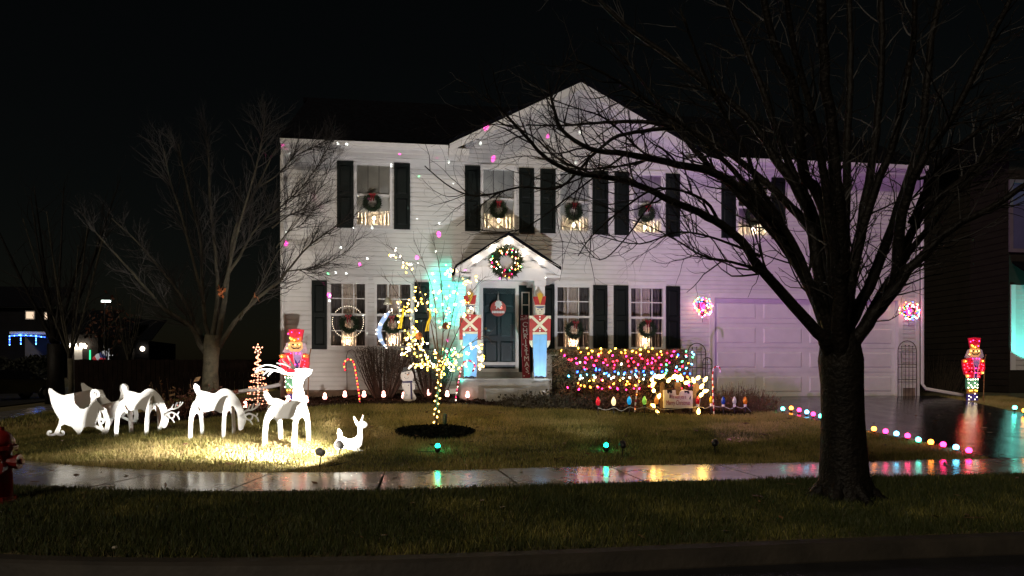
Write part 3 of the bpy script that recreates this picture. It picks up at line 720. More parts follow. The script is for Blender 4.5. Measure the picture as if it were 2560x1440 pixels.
# --- big dark tree on the verge
b = gnd(2110, 1243); dB = b.x*cS+b.y*cC
tr = [pd(2110, 1262, dB), pd(2111, 1235, dB), pd(2110, 1190, dB), pd(2109, 1120, dB), pd(2107, 1040, dB), pd(2105, 960, dB), pd(2102, 900, dB), pd(2100, 850, dB), pd(2100, 800, dB)]
k = dB/FPX; trr = [v*k for v in (84, 70, 60, 55, 51, 51, 54, 46, 16)]
RL0 = [
 ([(2075,880),(2043,830),(1959,740),(1900,668),(1838,588),(1766,540),(1694,508),(1610,470),(1542,447),(1441,433),(1369,397),(1325,353),(1268,290),(1215,235)], .085, .008, 26, dB, dB-1.1),
 ([(2085,850),(2055,770),(1989,645),(1900,520),(1802,440),(1694,411),(1567,386),(1477,372),(1405,324),(1380,252),(1369,200)], .10, .008, 20, dB, dB-.4),
 ([(2080,790),(2037,597),(1960,500),(1870,420),(1740,330),(1621,306),(1513,306),(1405,314),(1315,312)], .08, .007, 20, dB+.1, dB+.9),
 ([(1700,318),(1629,325),(1546,340),(1488,382),(1441,433),(1390,472),(1300,468),(1200,490),(1130,470),(1062,415)], .03, .006, 16, dB+.5, dB+.8),
 ([(2060,780),(2019,525),(1947,412),(1900,334),(1840,268),(1700,160),(1560,60),(1440,-60)], .08, .02, 18, dB, dB+.6),
 ([(2095,760),(2060,520),(2007,418),(1989,239),(1930,90),(1900,-60)], .10, .03, 14, dB, dB-.6),
 ([(2100,780),(2100,600),(2085,400),(2060,150),(2050,-80)], .10, .04, 12, dB-.1, dB-.9),
 ([(2115,800),(2140,620),(2180,400),(2205,150),(2200,-80)], .09, .03, 12, dB+.1, dB+.8),
 ([(2120,820),(2190,680),(2245,520),(2300,350),(2330,100),(2360,-60)], .09, .03, 14, dB, dB+.5),
 ([(2115,880),(2165,810),(2228,734),(2266,680),(2306,640),(2377,573),(2497,507),(2580,450),(2700,390)], .10, .02, 20, dB, dB-.5),
 ([(2235,715),(2262,630),(2306,537),(2407,448),(2497,358),(2600,260)], .07, .02, 16, dB-.1, dB+.6),
 ([(2240,700),(2258,537),(2294,418),(2377,298),(2467,119),(2540,-30)], .07, .02, 16, dB-.1, dB-.9),
 ([(1800,565),(1760,500),(1650,470),(1560,520),(1480,590),(1445,640)], .02, .004, 12, dB-.4, dB-1.3),
 ([(1930,690),(1850,660),(1760,640),(1690,600),(1610,560),(1540,540)], .022, .004, 14, dB-.2, dB+.6),
 ([(1960,560),(1900,470),(1860,370),(1790,250),(1740,130),(1700,20)], .035, .01, 12, dB, dB-.7),
 ([(1500,440),(1400,400),(1330,340),(1240,310),(1160,330)], .014, .004, 9, dB-.7, dB-.3),
 ([(1640,490),(1560,600),(1500,650),(1450,600)], .010, .003, 7, dB-.8, dB-1.2),
 ([(2090,800),(2040,560),(1960,380),(1890,180),(1830,40),(1800,-60)], .08, .02, 16, dB+.05, dB+.9),
 ([(2100,780),(2075,560),(2040,330),(1985,120),(1960,-60)], .08, .02, 14, dB-.05, dB-1.0),
 ([(2108,790),(2115,560),(2120,330),(2125,120),(2120,-60)], .08, .03, 12, dB+.1, dB+1.0),
 ([(2112,800),(2160,560),(2240,330),(2280,120),(2290,-60)], .08, .02, 14, dB-.05, dB-.8),
 ([(2070,840),(2000,680),(1920,570),(1830,470),(1730,370),(1640,250),(1560,140)], .07, .012, 20, dB-.05, dB+.4),
 ([(2060,800),(1980,600),(1880,480),(1780,370),(1660,280),(1540,200),(1440,150)], .06, .008, 22, dB+.05, dB-.9),
 ([(1870,480),(1760,430),(1640,400),(1520,420),(1420,420),(1330,390),(1250,400)], .022, .004, 16, dB+.1, dB+.9),
 ([(1720,420),(1620,390),(1520,300),(1440,270),(1350,240)], .018, .004, 14, dB-.2, dB-.8),
 ([(1900,640),(1800,600),(1700,580),(1600,610),(1500,590)], .018, .004, 14, dB-.1, dB-.9),
 ([(2280,560),(2340,430),(2440,330),(2560,260)], .05, .015, 16, dB, dB-.7),
 ([(2150,830),(2230,690),(2330,560),(2450,420),(2560,330)], .07, .02, 16, dB+.05, dB+.9),
 ([(1560,388),(1450,470),(1330,560),(1260,580),(1190,572)], .012, .004, 9, dB-.4, dB-.1),
]
RL = [([(2100+(a[0][0]-2100)*.55, 905)]+a if 2035 < a[0][0] < 2165 and a[0][1] < 890 else a, r0, r1, c, d0, d1) for a, r0, r1, c, d0, d1 in RL0]
tree('bare_tree', b, 'large dark wet bare tree with thick trunk standing on the grass verge', (tr, trr),
     [(limb_pts(a, d0, d1), r0, r1, c) for a, r0, r1, c, d0, d1 in RL], M_bark, M_twig, twigs=(0, .72, .75, .26, 1, 4))
# --- pale bare tree left of the house
b = gnd(527, 990); b = on(at(527, 950, 15.3).x, 15.3); dL = b.x*cS+b.y*cC; k = dL/FPX
tr = [Vector((b.x, b.y, b.z-.1)), pd(526, 970, dL), pd(526, 930, dL), pd(528, 890, dL), pd(530, 860, dL), pd(532, 838, dL)]
trr = [v*k for v in (27, 21, 18.5, 18.5, 21, 18)]
LL = [
 ([(515,880),(500,860),(476,817),(412,773),(367,723),(293,640),(229,570)], .085, .012, 22, dL, dL-.8),
 ([(520,866),(500,830),(481,802),(456,743),(402,674),(343,605),(279,546)], .07, .01, 22, dL, dL+.6),
 ([(525,850),(512,792),(505,694),(500,595),(476,497),(458,420),(446,360)], .06, .012, 22, dL, dL+.3),
 ([(532,850),(545,743),(540,644),(525,497),(522,400),(518,340)], .08, .012, 24, dL, dL+.8),
 ([(545,860),(565,723),(574,659),(589,571),(614,526),(653,447),(688,373)], .08, .01, 24, dL, dL+.5),
 ([(572,680),(600,640),(624,595),(660,550),(703,516),(772,447),(826,358)], .045, .007, 46, dL+.1, dL+.7),
 ([(548,868),(589,802),(648,743),(698,704),(717,679),(772,615),(841,566),(880,545)], .07, .007, 26, dL, dL+.7),
 ([(717,679),(750,674),(796,669),(870,625),(892,598)], .02, .005, 26, dL+.4, dL+.5),
 ([(640,470),(690,440),(740,390),(800,360),(820,345)], .022, .005, 30, dL+.4, dL+.8),
 ([(680,570),(720,540),(760,520),(800,470),(835,400)], .02, .005, 30, dL+.3, dL+.8), ([(690,620),(720,580),(755,560),(790,520),(830,500)], .016, .004, 22, dL+.3, dL+.7),
 ([(560,720),(600,560),(640,420),(655,350),(662,300)], .04, .008, 18, dL, dL-.7),
 ([(510,760),(460,560),(425,450),(408,370)], .04, .008, 16, dL, dL-.5),
 ([(600,800),(650,715),(690,640),(715,600)], .02, .005, 8, dL, dL-.3),
]
tl = tree('bare_tree', b, 'grey barked bare tree at the left corner of the white house', (tr, trr),
     [(limb_pts(a, d0, d1), r0*.85, r1, c) for a, r0, r1, c, d0, d1 in LL], M_barkl, M_twigl, twigs=(0, .85, .6, .30, 1, 8), ymax=16.85)
RT = [o for o in COL.objects if o.name == 'bare_tree'][0]; RB = RT.location.copy()
for k in range(7):
    a = k*.9+.3; u = Vector((math.cos(a), math.sin(a), 0)); mbr = MB(); e_ = on(RB.x+u.x*.44, RB.y+u.y*.44, -.04); mbr.tube(catmull([RB+u*.10+UP*.42, RB+u*.19+UP*.14, RB+u*.29+UP*.04, e_], 4), [.09]*3+[.085]*3+[.07]*3+[.05]*3+[.02], 8); mbr.obj('root', M_bark, RT, smooth=True)
lm = MB(); M_oak = mat('orange_leaf', (.42, .12, .03), .6, .4, 20)
for px, py in ((549, 722), (553, 735), (546, 740), (642, 744), (556, 728)):
    c = pd(px, py, dL-.1)
    for _ in range(3):
        a, e = rv(.045), rv(.045); q = c+rv(.02); lm.add([q, q+a, q+a+e, q+e], [(0, 1, 2, 3)])
lm.obj('dry_leaves', M_oak, tl)
# --- trees in the far left
def back_tree(px, py, Y, h, rad, label, lean=0):
    p = at(px, py, Y); p.z = G(p.x, p.y)
    tr = [p+Vector((0, 0, -.1)), p+Vector((.02, 0, h*.12)), p+Vector((lean*.3, 0, h*.25))]
    lim = []
    for i in range(7):
        a = i*2.4; s = h*random.uniform(.12, .26); st = tr[2]
        lim.append((catmull([st, st+Vector((s*.4*math.cos(a), s*.4*math.sin(a), h*.22)), st+Vector((s*math.cos(a)+lean, s*math.sin(a), h*random.uniform(.5, .75)))], 5), rad*.55, .012, 12))
    return tree('bare_tree', p, label, (tr, [rad*1.3, rad, rad]), lim, M_bark if rad > .2 else M_barkl, M_twig, twigs=(0, h*.2, .6, .3, 0, 4), nside=5)
back_tree(138, 955, 30, 9, .27, 'thick dark trunked bare tree beside the side street')
back_tree(176, 960, 24.5, 6.5, .075, 'slender brown bare tree in front of the dark fence end')
back_tree(322, 900, 52, 7, .13, 'bare tree before the far lit garages')
bt = back_tree(268, 890, 55, 6.0, .10, 'small far tree with orange leaves under the street lamp')
lm = MB(); c0 = at(272, 812, 55)
for _ in range(260):
    c = c0+Vector((random.gauss(0, .75), random.gauss(0, .7), random.gauss(0, 1.0))); a, e = rv(.09), rv(.09); lm.add([c, c+a, c+a+e, c+e], [(0, 1, 2, 3)])
stuff(lm.obj('leaves', mat('dim_orange_leaf', (.10, .03, .010), .7, .4, 20), bt))
# --- shrubs
def leafcloud(mb, n, fn, s, elong=1.6):
    for _ in range(n):
        c = fn(); a = rv(1).normalized()*s*random.uniform(.6, 1.3); e = a.cross(rv(1)).normalized()*s*.5*random.uniform(.7, 1.2)
        mb.add([c-a*elong*.5, c+e*.5, c+a*elong*.5, c-e*.5], [(0, 1, 2, 3)])
def funnel_shrub(px0, px1, ptop, pbot, Y, label, seed):
    random.seed(seed)
    a, b_ = at(px0, ptop, Y), at(px1, ptop, Y); cx = (a.x+b_.x)/2; hw = (b_.x-a.x)/2; zt = a.z; base = on(cx, Y)
    t = thing('bare_shrub', base, label, 'shrub', 'clipped bare shrubs below the windows')
    st = MB(); tw = MB(); lf = MB()
    for i in range(90):
        ex, ey = random.uniform(-1, 1), random.uniform(-1, 1)
        top = Vector((cx+ex*hw, Y+ey*hw*.55, zt-random.uniform(.0, .16)-(.12*abs(ex)**3)))
        st0 = base+Vector((ex*.16, ey*.1, -.03)); mid = st0.lerp(top, .5)+Vector((0, 0, -.08))+rv(.025)
        P = catmull([st0, mid, top], 4); R = [.011-.006*j/(len(P)-1) for j in range(len(P))]
        st.tube(P, R, 4, cap=False)
        branchify(tw, P, R, 9, .24, .6, .5, 0, .45, 3, noise=.25)
    def fn():
        ex, ey = random.uniform(-1, 1), random.uniform(-1, 1); q = random.random()**.55
        return Vector((cx+ex*hw*(.3+.72*q), Y+ey*hw*.55*(.3+.7*q), base.z+.25+(zt-base.z-.24)*q))
    leafcloud(lf, 2600, fn, .026)
    st.obj('stems', mat('shrub_stem', (.07, .042, .03), .8, .4, 9), t); stuff(tw.obj('twigs', mat('shrub_twig', (.05, .032, .024), .8, .4, 9), t)); stuff(lf.obj('dead_leaves', mat('shrub_leaf', (.075, .06, .04), .8, .4, 9), t))
    return t
funnel_shrub(886, 1030, 868, 985, 15.95, 'clipped bare brown shrub widening upward, nearer the lit candy cane', 4)
funnel_shrub(1016, 1140, 872, 985, 15.9, 'clipped bare brown shrub widening upward, behind the small lit tree', 5)
random.seed(21)
# hedge under the net of lights
HX0, HX1 = at(1391, 920, 15.3).x, at(1741, 920, 15.3).x; HZ1 = at(1560, 871, 15.3).z; HZ0 = at(1560, 1000, 15.3).z-.1
hb = thing('boxwood_hedge', on((HX0+HX1)/2, 15.9), 'clipped dense hedge right of the porch draped with coloured net lights', 'hedge')
def hedge_front(x, z):
    ex = abs((x-(HX0+HX1)/2)/((HX1-HX0)/2)); ez = (z-HZ0)/(HZ1-HZ0)
    return 15.3+.42*max(0, ex-.78)/.22*ex+.28*max(0, ez-.72)/.28+.03*math.sin(x*7)+.03*math.sin(z*11+x*3)
lf = MB()
def hfn():
    x = random.uniform(HX0, HX1); z = HZ0+(HZ1-HZ0)*random.random()**.8; r = random.random()
    if r < .6: y = hedge_front(x, z)+abs(random.gauss(0, .06))
    elif r < .85: z = HZ1-abs(random.gauss(0, .05))-.03*random.random(); y = random.uniform(hedge_front(x, z), 16.6)
    else: y = random.uniform(15.5, 16.6)
    return Vector((x, y, z))
leafcloud(lf, 17000, hfn, .042)
stuff(lf.obj('leaves', mat('hedge_leaf_lit_red', (.09, .10, .045), .55, .6, 3, col2=(.24, .13, .06)), hb))  # red-brown second tone paints the net lights' glow into the leaves
core = MB(); core.box((HX0+.14, 15.62, HZ0), (HX1-.14, 16.5, HZ1-.14)); core.obj('branches', mat('hedge_core', (.02, .018, .010), .9, .3, 8), hb)
# wispy perennial clumps and ground cover
def wisps(name, label, cx, cy, rx, ry, h, n, m, cat='plant', leaves=0, lm=None, ls=.02, h2=None):
    t = thing(name, on(cx, cy), label, cat); mb = MB(); lf = MB()
    for i in range(n):
        a = random.uniform(0, 6.283); r = math.sqrt(random.random()); x, y = cx+rx*r*math.cos(a), cy+ry*r*math.sin(a)
        hh = h*random.uniform(.45, 1.1)*(1-.45*r*r); p = on(x, y, -.01); d = Vector((math.cos(a)*r*.5, math.sin(a)*r*.5, 1)).normalized()
        P = [p, p+d*hh*.5+rv(.015), p+d*hh+rv(.04)]; mb.tube(P, [.0045, .0035, .002], 3, cap=False)
        for _ in range(leaves):
            c = P[1].lerp(P[2], random.uniform(-.6, 1)); e, g = rv(ls), rv(ls); lf.add([c, c+e, c+e+g, c+g], [(0, 1, 2, 3)])
    stuff(mb.obj('stalks', m, t))
    if lf.v: stuff(lf.obj('leaves', lm, t))
    return t
M_dry = mat('dry_stalk', (.16, .095, .05), .85, .4, 9); M_dryd = mat('dark_stalk', (.07, .05, .032), .85, .4, 9); M_dl = mat('dead_brown_leaf', (.16, .065, .04), .8, .5, 12)
p = at(1375, 1020, 14.15); wisps('ground_cover', 'low dark brown mat of dead plants right of the porch step', p.x, 14.35, 1.0, .45, .3, 900, M_dryd, leaves=2, lm=mat('ground_leaf', (.055, .045, .022), .8, .5, 9), ls=.025)
p = at(1540, 1020, 14.3); wisps('ground_cover', 'dead brown ground cover between the net lit hedge and the big coloured bulbs', p.x, 14.45, .9, .4, .33, 700, M_dryd, leaves=2, lm=M_dl, ls=.022)
p = at(1855, 1020, 14.6); wisps('dry_perennials', 'reddish brown dry perennial clump in front of the garage', p.x, 14.75, .78, .5, .52, 1100, M_dry, leaves=1, lm=M_dl, ls=.016)
p = at(1622, 1030, 13.85); wisps('dry_perennials', 'small straw coloured tuft left of the white greeting sign', p.x, 13.95, .16, .1, .25, 160, M_dry, leaves=1, lm=mat('straw_leaf', (.3, .2, .06), .8, .4, 9), ls=.02)
wisps('brown_bush', 'brown leafed bush around the foot of the grey barked tree', -3.85, 14.75, .62, .45, .62, 260, M_twigl, 'bush', 5, M_dl, .03)
p = at(425, 955, 15.0); wisps('brown_bush', 'thin tall dry bush beside the fence, left of the tree', p.x, 15.2, .35, .3, 1.0, 26, M_dry, 'bush', 3, mat('tan_leaf', (.26, .15, .07), .8, .4, 9), .04)
p = at(660, 1005, 14.6); wisps('brown_bush', 'low reddish brush below the spiral light tree', p.x, 14.75, .4, .25, .22, 200, M_twigl, 'bush', 3, M_dl, .025)
p = at(2345, 960, 19.5); wisps('brown_bush', 'dark leafless bush beside the neighbouring house wall', p.x, 19.6, .75, .5, 1.15, 260, M_dryd, 'bush')
# ================================================================== DECORATIONS
def onpl(px, py, p0, n): r = ray(px, py); o = Vector((0, 0, EYE)); return o+r*((p0-o).dot(n)/r.dot(n))
Fv = Vector((cS, cC, 0)); Rv = Vector((cC, -cS, 0))
def sheet(name, pts, nv, m, parent, sm=0):
    if sm: pts = catmull(pts, sm, True)
    return MB().ext(pts, nv).obj(name, m, parent)
def ribbon(mb, pts, w0, w1, nv, k=4):
    P = catmull(pts, k); n = len(P); L_, R_ = [], []; nn = nv.normalized()
    for i in range(n):
        d = (P[min(i+1, n-1)]-P[max(i-1, 0)]).normalized(); sd = d.cross(nn).normalized(); w_ = w0+(w1-w0)*i/(n-1); L_.append(P[i]+sd*w_); R_.append(P[i]-sd*w_)
    mb.ext(L_+R_[::-1], nv)
def bars(mb, segs, nv):
    for i, (a, b, w0, w1) in enumerate(segs):
        d = (b-a).normalized(); s = d.cross(nv.normalized()).normalized(); o = nv.normalized()*.0012*i
        mb.ext([a+s*w0+o, b+s*w1+o, b+d*w1*.6+o, b-s*w1+o, a-s*w0+o], nv)
TH = .018
def leg_arch(name, base, cross, up_h, hw, parent, nrm):
    half = [(hw+.045, 0), (hw+.043, .2*up_h/.62), (hw+.0, .42*up_h/.62), (hw*.52, .57*up_h/.62), (.0, up_h)]
    inn = [(hw-.045, 0), (hw-.06, .2*up_h/.62), (hw*.5, .35*up_h/.62), (0, .40*up_h/.62)]
    o = catmull([Vector((c, h, 0)) for c, h in half], 4); i_ = catmull([Vector((c, h, 0)) for c, h in inn], 4)
    prof = [(p.x, p.y) for p in o]+[(-p.x, p.y) for p in reversed(o[:-1])]+[(-p.x, p.y) for p in i_]+[(p.x, p.y) for p in reversed(i_[:-1])]
    # keep legs on sloping ground
    pts = []
    for c, h in prof:
        q = base+cross*c; zz = G(q.x, q.y)-.02 if h < .01 else base.z+h
        pts.append(Vector((q.x, q.y, zz)))
    return MB().ext(pts, nrm*TH).obj(name, M_white, parent)
def Z2(l): return [(440+x/5.12, 860+y/5.12) for x, y in l]
def Z1(l): return [(90+x/6.2615, 880+y/6.2615) for x, y in l]
B2 = Z2([(245,505),(225,545),(240,600),(270,655),(255,690),(265,760),(300,815),(345,870),(420,862),(500,850),(560,880),(640,870),(690,800),(735,800),(770,860),(790,940),(798,1080),(820,1105),(850,1090),(885,1010),(895,930),(860,850),(810,730),(760,660),(700,600),(640,572),(580,578),(530,610),(480,635),(400,615),(330,600),(302,590),(292,545)])
def reindeer(label, pxc, pyc, body, heading, hind, front, ant, hh, fh):
    p0 = gnd(pxc, pyc); a = math.radians(heading); h = (Rv*math.cos(a)-Fv*math.sin(a)).normalized(); n = Vector((-h.y, h.x, 0))
    if n.dot(Fv) < 0: n = -n
    t = thing('plywood_reindeer', (p0.x, p0.y, G(p0.x, p0.y)), label, 'reindeer', 'white plywood reindeer pulling the sleigh')
    pts = [onpl(x, y, p0, n) for x, y in body]
    MB().ext(catmull(pts, 3, True), n*TH).obj('body', M_white, t)
    for nm, px, hgt, hw in (('hind_legs', hind, hh, .20), ('front_legs', front, fh, .19)):
        q = onpl(px, pyc, p0, n); q.z = G(q.x, q.y)
        leg_arch(nm, q+n*.009, n, hgt, hw, t, h)
    for side, segs in ant:
        base = onpl(segs[0][0][0][0], segs[0][0][0][1], p0, n); mb = MB(); ss = []
        nn = (UP*.5+n*.86*side)
        for q_, (line, w0, w1) in enumerate(segs):
            A = [onpl(x, y, p0, n) for x, y in line]
            ribbon(mb, [P+n*side*(.02+.28*max(0, (P-base).length))+n*.0011*q_ for P in A], w0, w1, n*.012)
        mb.obj('antler', M_white, t)
    return t
def zs(*l): return [(Z2(a), w0, w1) for a, w0, w1 in l]
antG = [(1, zs(([(835,892),(890,852),(950,845),(1000,815),(1030,780),(1040,752)], .017, .007), ([(905,852),(912,815),(926,782)], .012, .007), ([(945,848),(957,800),(970,760)], .012, .007), ([(985,830),(1003,790),(1008,748)], .011, .007))),
        (-1, zs(([(845,932),(900,910),(950,890),(1000,900),(1040,915),(1065,905),(1073,880)], .017, .008), ([(1035,912),(1068,945),(1088,988)], .011, .008), ([(890,930),(930,962),(970,968),(998,940),(1002,900)], .012, .010), ([(955,965),(985,1000),(1006,1028)], .012, .008)))]
R2 = reindeer('white plywood reindeer grazing with lowered head, next behind the standing reindeer', 530, 1093, B2, 2, 489, 570, antG, .60, .64)
p1 = gnd(345, 1086)
R1 = copy_tree(R2, loc=(p1.x, p1.y, G(p1.x, p1.y)), label='white plywood reindeer grazing with lowered head, right in front of the sleigh', rz=math.radians(-3))
B3 = Z2([(1130,595),(1122,660),(1150,720),(1185,765),(1165,830),(1205,885),(1300,960),(1375,950),(1475,960),(1560,960),(1625,900),(1660,820),(1662,740),(1640,640),(1612,560),(1620,480),(1655,430),(1705,395),(1738,350),(1722,320),(1640,308),(1545,313),(1513,335),(1525,370),(1500,405),(1495,480),(1500,560),(1495,640),(1475,735),(1400,735),(1310,700),(1245,695),(1215,680),(1170,620)])
ant3 = [(1, zs(([(1545,352),(1480,312),(1400,280),(1320,258),(1212,245)], .020, .009), ([(1405,284),(1340,235),(1288,188)], .014, .009), ([(1505,325),(1440,250),(1368,148)], .018, .010))),
        (-1, zs(([(1545,378),(1450,380),(1370,355),(1290,332),(1190,325),(1135,340),(1105,366)], .020, .009), ([(1440,370),(1330,292),(1230,270),(1150,300),(1108,348)], .014, .009), ([(1255,335),(1215,368),(1188,402)], .013, .009), ([(1295,345),(1256,380),(1238,412)], .013, .009)))]
reindeer('white plywood reindeer standing with raised head and swept back antlers', 718, 1109, B3, 16, 680, 752, ant3, .56, .62)
# sleigh
SO = Z1([(190,600),(200,572),(232,572),(300,625),(385,670),(550,690),(580,750),(610,820),(690,890),(760,890),(830,850),(855,780),(860,700),(900,715),(950,800),(978,900),(982,1000),(955,1070),(920,1120),(880,1150),(800,1170),(735,1180),(690,1290),(650,1290),(620,1240),(560,1170),(440,1130),(385,1160),(365,1245),(345,1292),(265,1297),(300,1230),(350,1130),(365,1050),(300,950),(240,820)])
p0 = gnd(185, 1093); p0 = Vector((p0.x, p0.y, G(p0.x, p0.y)))
sl_ = thing('plywood_sleigh', p0, 'white plywood sleigh with curled runners behind the reindeer', 'sleigh')
W_ = .95; dzf = G(*(p0+Fv*W_).xy)-p0.z
sides = [MB().ext([onpl(x, y, p0, Fv) for x, y in SO], Fv*TH).obj('side_panel', M_white, sl_)]
mb = MB(); mr_ = MB()
for k, (ln, w0, w1) in enumerate((([(930,650),(912,680),(935,710),(968,690),(970,640),(930,608),(885,610),(872,650),(882,715),(935,795),(1030,895),(1095,1000),(1120,1110),(1095,1230),(1035,1325)], .016, .040), ([(880,1145),(960,1180),(1030,1225),(1080,1300)], .022, .02), ([(1075,1265),(1020,1180),(988,1110),(980,1070),(1010,1048),(1045,1072),(1046,1108),(1016,1118)], .022, .014), ([(320,1285),(390,1300),(424,1280),(414,1245),(388,1248)], .02, .016), ([(300,1288),(220,1300),(182,1285),(186,1252),(214,1242),(232,1262)], .02, .016))):
    ribbon(mb if k < 3 else mr_, [onpl(*Z1([q])[0], p0, Fv)+Fv*.0012*(k+1) for q in ln], w0, w1, Fv*(TH-.003))
sides += [mb.obj('runner', M_white, sl_), mr_.obj('runner', M_white, sl_)]

for o_ in sides:
    c_ = o_.copy(); COL.objects.link(c_); c_.location = o_.location+Fv*W_+Vector((0, 0, dzf))
def cross_board(nm, a, b, th=.02):
    A, B = [onpl(*Z1([q])[0], p0, Fv)+Fv*(TH+.001) for q in (a, b)]; L_ = Fv*(W_-TH-.002)+Vector((0, 0, dzf))
    d = (B-A).normalized(); s = d.cross(Fv).normalized()*th
    MB().ext([A, B, B+s, A+s], L_).obj(nm, M_white, sl_)
cross_board('back_board', (400, 678), (470, 980)); cross_board('seat_board', (480, 985), (700, 985)); cross_board('floor_board', (700, 1090), (960, 1090)); cross_board('front_board', (985, 830), (965, 1085))
# fawn
FO = Z2([(2085,1085),(2065,1130),(2068,1180),(2075,1205),(2045,1240),(2022,1290),(2040,1340),(2100,1345),(2180,1340),(2240,1365),(2330,1375),(2400,1368),(2340,1340),(2375,1290),(2390,1200),(2385,1090),(2420,1070),(2450,1040),(2440,1010),(2410,990),(2380,985),(2350,990),(2325,1010),(2325,1090),(2320,1160),(2280,1200),(2220,1215),(2160,1195),(2130,1180),(2128,1140)])
p0 = gnd(875, 1128)
fw = thing('plywood_fawn', (p0.x, p0.y, G(p0.x, p0.y)), 'white plywood fawn lying on the lawn beside the spotlights', 'fawn')
MB().ext(catmull([onpl(x, y, p0, Fv) for x, y in FO], 3, True), Fv*TH).obj('body', M_white, fw)
mb = MB(); bars(mb, [(onpl(*Z2([a])[0], p0, Fv)-Fv*.004, onpl(*Z2([b])[0], p0, Fv)-Fv*o_, w0, w1) for a, b, w0, w1, o_ in (((2330,1040),(2285,930),.025,.008,.05), ((2370,1000),(2385,915),.02,.008,-.05))], Fv*.012); mb.obj('ears', M_white, fw)
P = [onpl(*Z2([q])[0], p0, Fv) for q in ((2200,1330),(2260,1280),(2290,1250),(2310,1300),(2330,1360))]
MB().tube([q-Fv*.012 for q in P], .004, 4).obj('leg_seam', M_black, fw)
# ---- lamps on the lawn
def aim(o, target): o.rotation_euler = (Vector(target)-wpos(o)).to_track_quat('-Z', 'Y').to_euler()
def spot(parent, pos, target, power, col, angle, blend=.3, r=.03):
    L = bpy.data.lights.new('lamp', 'SPOT'); L.energy = power; L.color = col; L.spot_size = math.radians(angle); L.spot_blend = blend; L.shadow_soft_size = r
    o = bpy.data.objects.new('lamp', L); COL.objects.link(o); o.parent = parent; o.location = Vector(pos)-wpos(parent); aim(o, target); return o
def cone_fixture(t, pos, d, r, l_, m, lens, yoke=True, base=None):
    d = Vector(d).normalized(); R_ = d.to_track_quat('Z', 'Y').to_matrix()
    mb = MB(); mb.lathe([(r*.45, -l_), (r*.75, -l_*.8), (r*.95, -l_*.2), (r, 0), (r*.92, 0), (r*.86, -l_*.12)], 14)
    mb.v = [tuple(R_ @ Vector(v)+Vector(pos)) for v in mb.v]; mb.obj('housing', m, t, smooth=True)
    mb = MB(); mb.lathe([(r*.84, -l_*.10), (r*.5, -l_*.05), (.002, -l_*.03)], 12); mb.v = [tuple(R_ @ Vector(v)+Vector(pos)) for v in mb.v]; mb.obj('lens', lens, t)
    if base is not None: MB().tube([Vector(base)-UP*.03, Vector(base).lerp(Vector(pos)-d*l_*.6, .6), Vector(pos)-d*l_*.6], .008, 6).obj('stake', M_black, t)
M_lensw = glow('warm_white_lens', (1, .9, .72), 25)
M_greyp = mat('grey_plastic', (.35, .35, .35), .5, .1, 8)
p = gnd(846, 1147); t = thing('spotlight', p, 'white flood lamp lighting the fawn, further from the pavement', 'spotlight', 'flood lamps lighting the reindeer')
tgt = gnd(650, 1085)+UP*.75; q = p+UP*.2; dr = (tgt-q).normalized(); cone_fixture(t, q, dr, .055, .11, M_greyp, M_lensw, base=p)
FLA = spot(t, q+dr*.03, wall(850, 540), 470, (1, .90, .82), 66, .12)
spot(t, q+dr*.03, tgt, 95, (1, .93, .82), 165, .5, .06); spot(t, q+dr*.03, q+Vector((-2, 1.7, .85)), 820, (1, .95, .88), 88, .8, .09)
p = gnd(797, 1168); t = thing('spotlight', p, 'white flood lamp with black cable at the edge of the pavement', 'spotlight', 'flood lamps lighting the reindeer')
tgt = gnd(420, 1085)+UP*.5; q = p+UP*.2; dr = (tgt-q).normalized(); cone_fixture(t, q, dr, .055, .11, M_greyp, M_lensw, base=p)
spot(t, q+dr*.03, tgt, 55, (1, .93, .82), 165, .5, .06); spot(t, q+dr*.03, q+Vector((-3.5, 2.25, .75)), 3600, (1, .95, .88), 50, .9, .11)
mb = MB(); pts = [p+Vector((.08, -.02, .03)), gnd(818, 1171)+UP*.03, gnd(842, 1168)+UP*.03, gnd(870, 1160)+UP*.03]; mb.tube(catmull(pts, 4), .006, 4); mb.obj('cable', M_black, t)
def stake_lamp(px, py, pbase, label, target, power, col, angle, blend=.25, lens=None):
    p = gnd(px, pbase); t = thing('stake_light', p, label, 'garden light', 'black stake lights in the lawn')
    dd = p.x*cS+p.y*cC; q = pd(px, py, dd); d = (Vector(target)-q).normalized()
    cone_fixture(t, q, d, .05, .10, M_black, lens or glow('cool_lens', (.8, .85, 1), 1.5), base=p)
    return t, q+d*.03
tA, qA = stake_lamp(1555, 1108, 1143, 'black stake light with round head in the lawn below the porch', wall(1330, 640), 0, 0, 0)
spot(tA, qA, wall(1310, 400), 960, (.93, .91, .97), 88, 1, .02)
tB, qB = stake_lamp(1788, 1106, 1138, 'black stake light in the lawn nearest the big tree trunk', wall(1900, 800), 0, 0, 0)
spot(tB, qB, wall(2050, 440), 1120, (.78, .37, 1.0), 78, 1, .03)
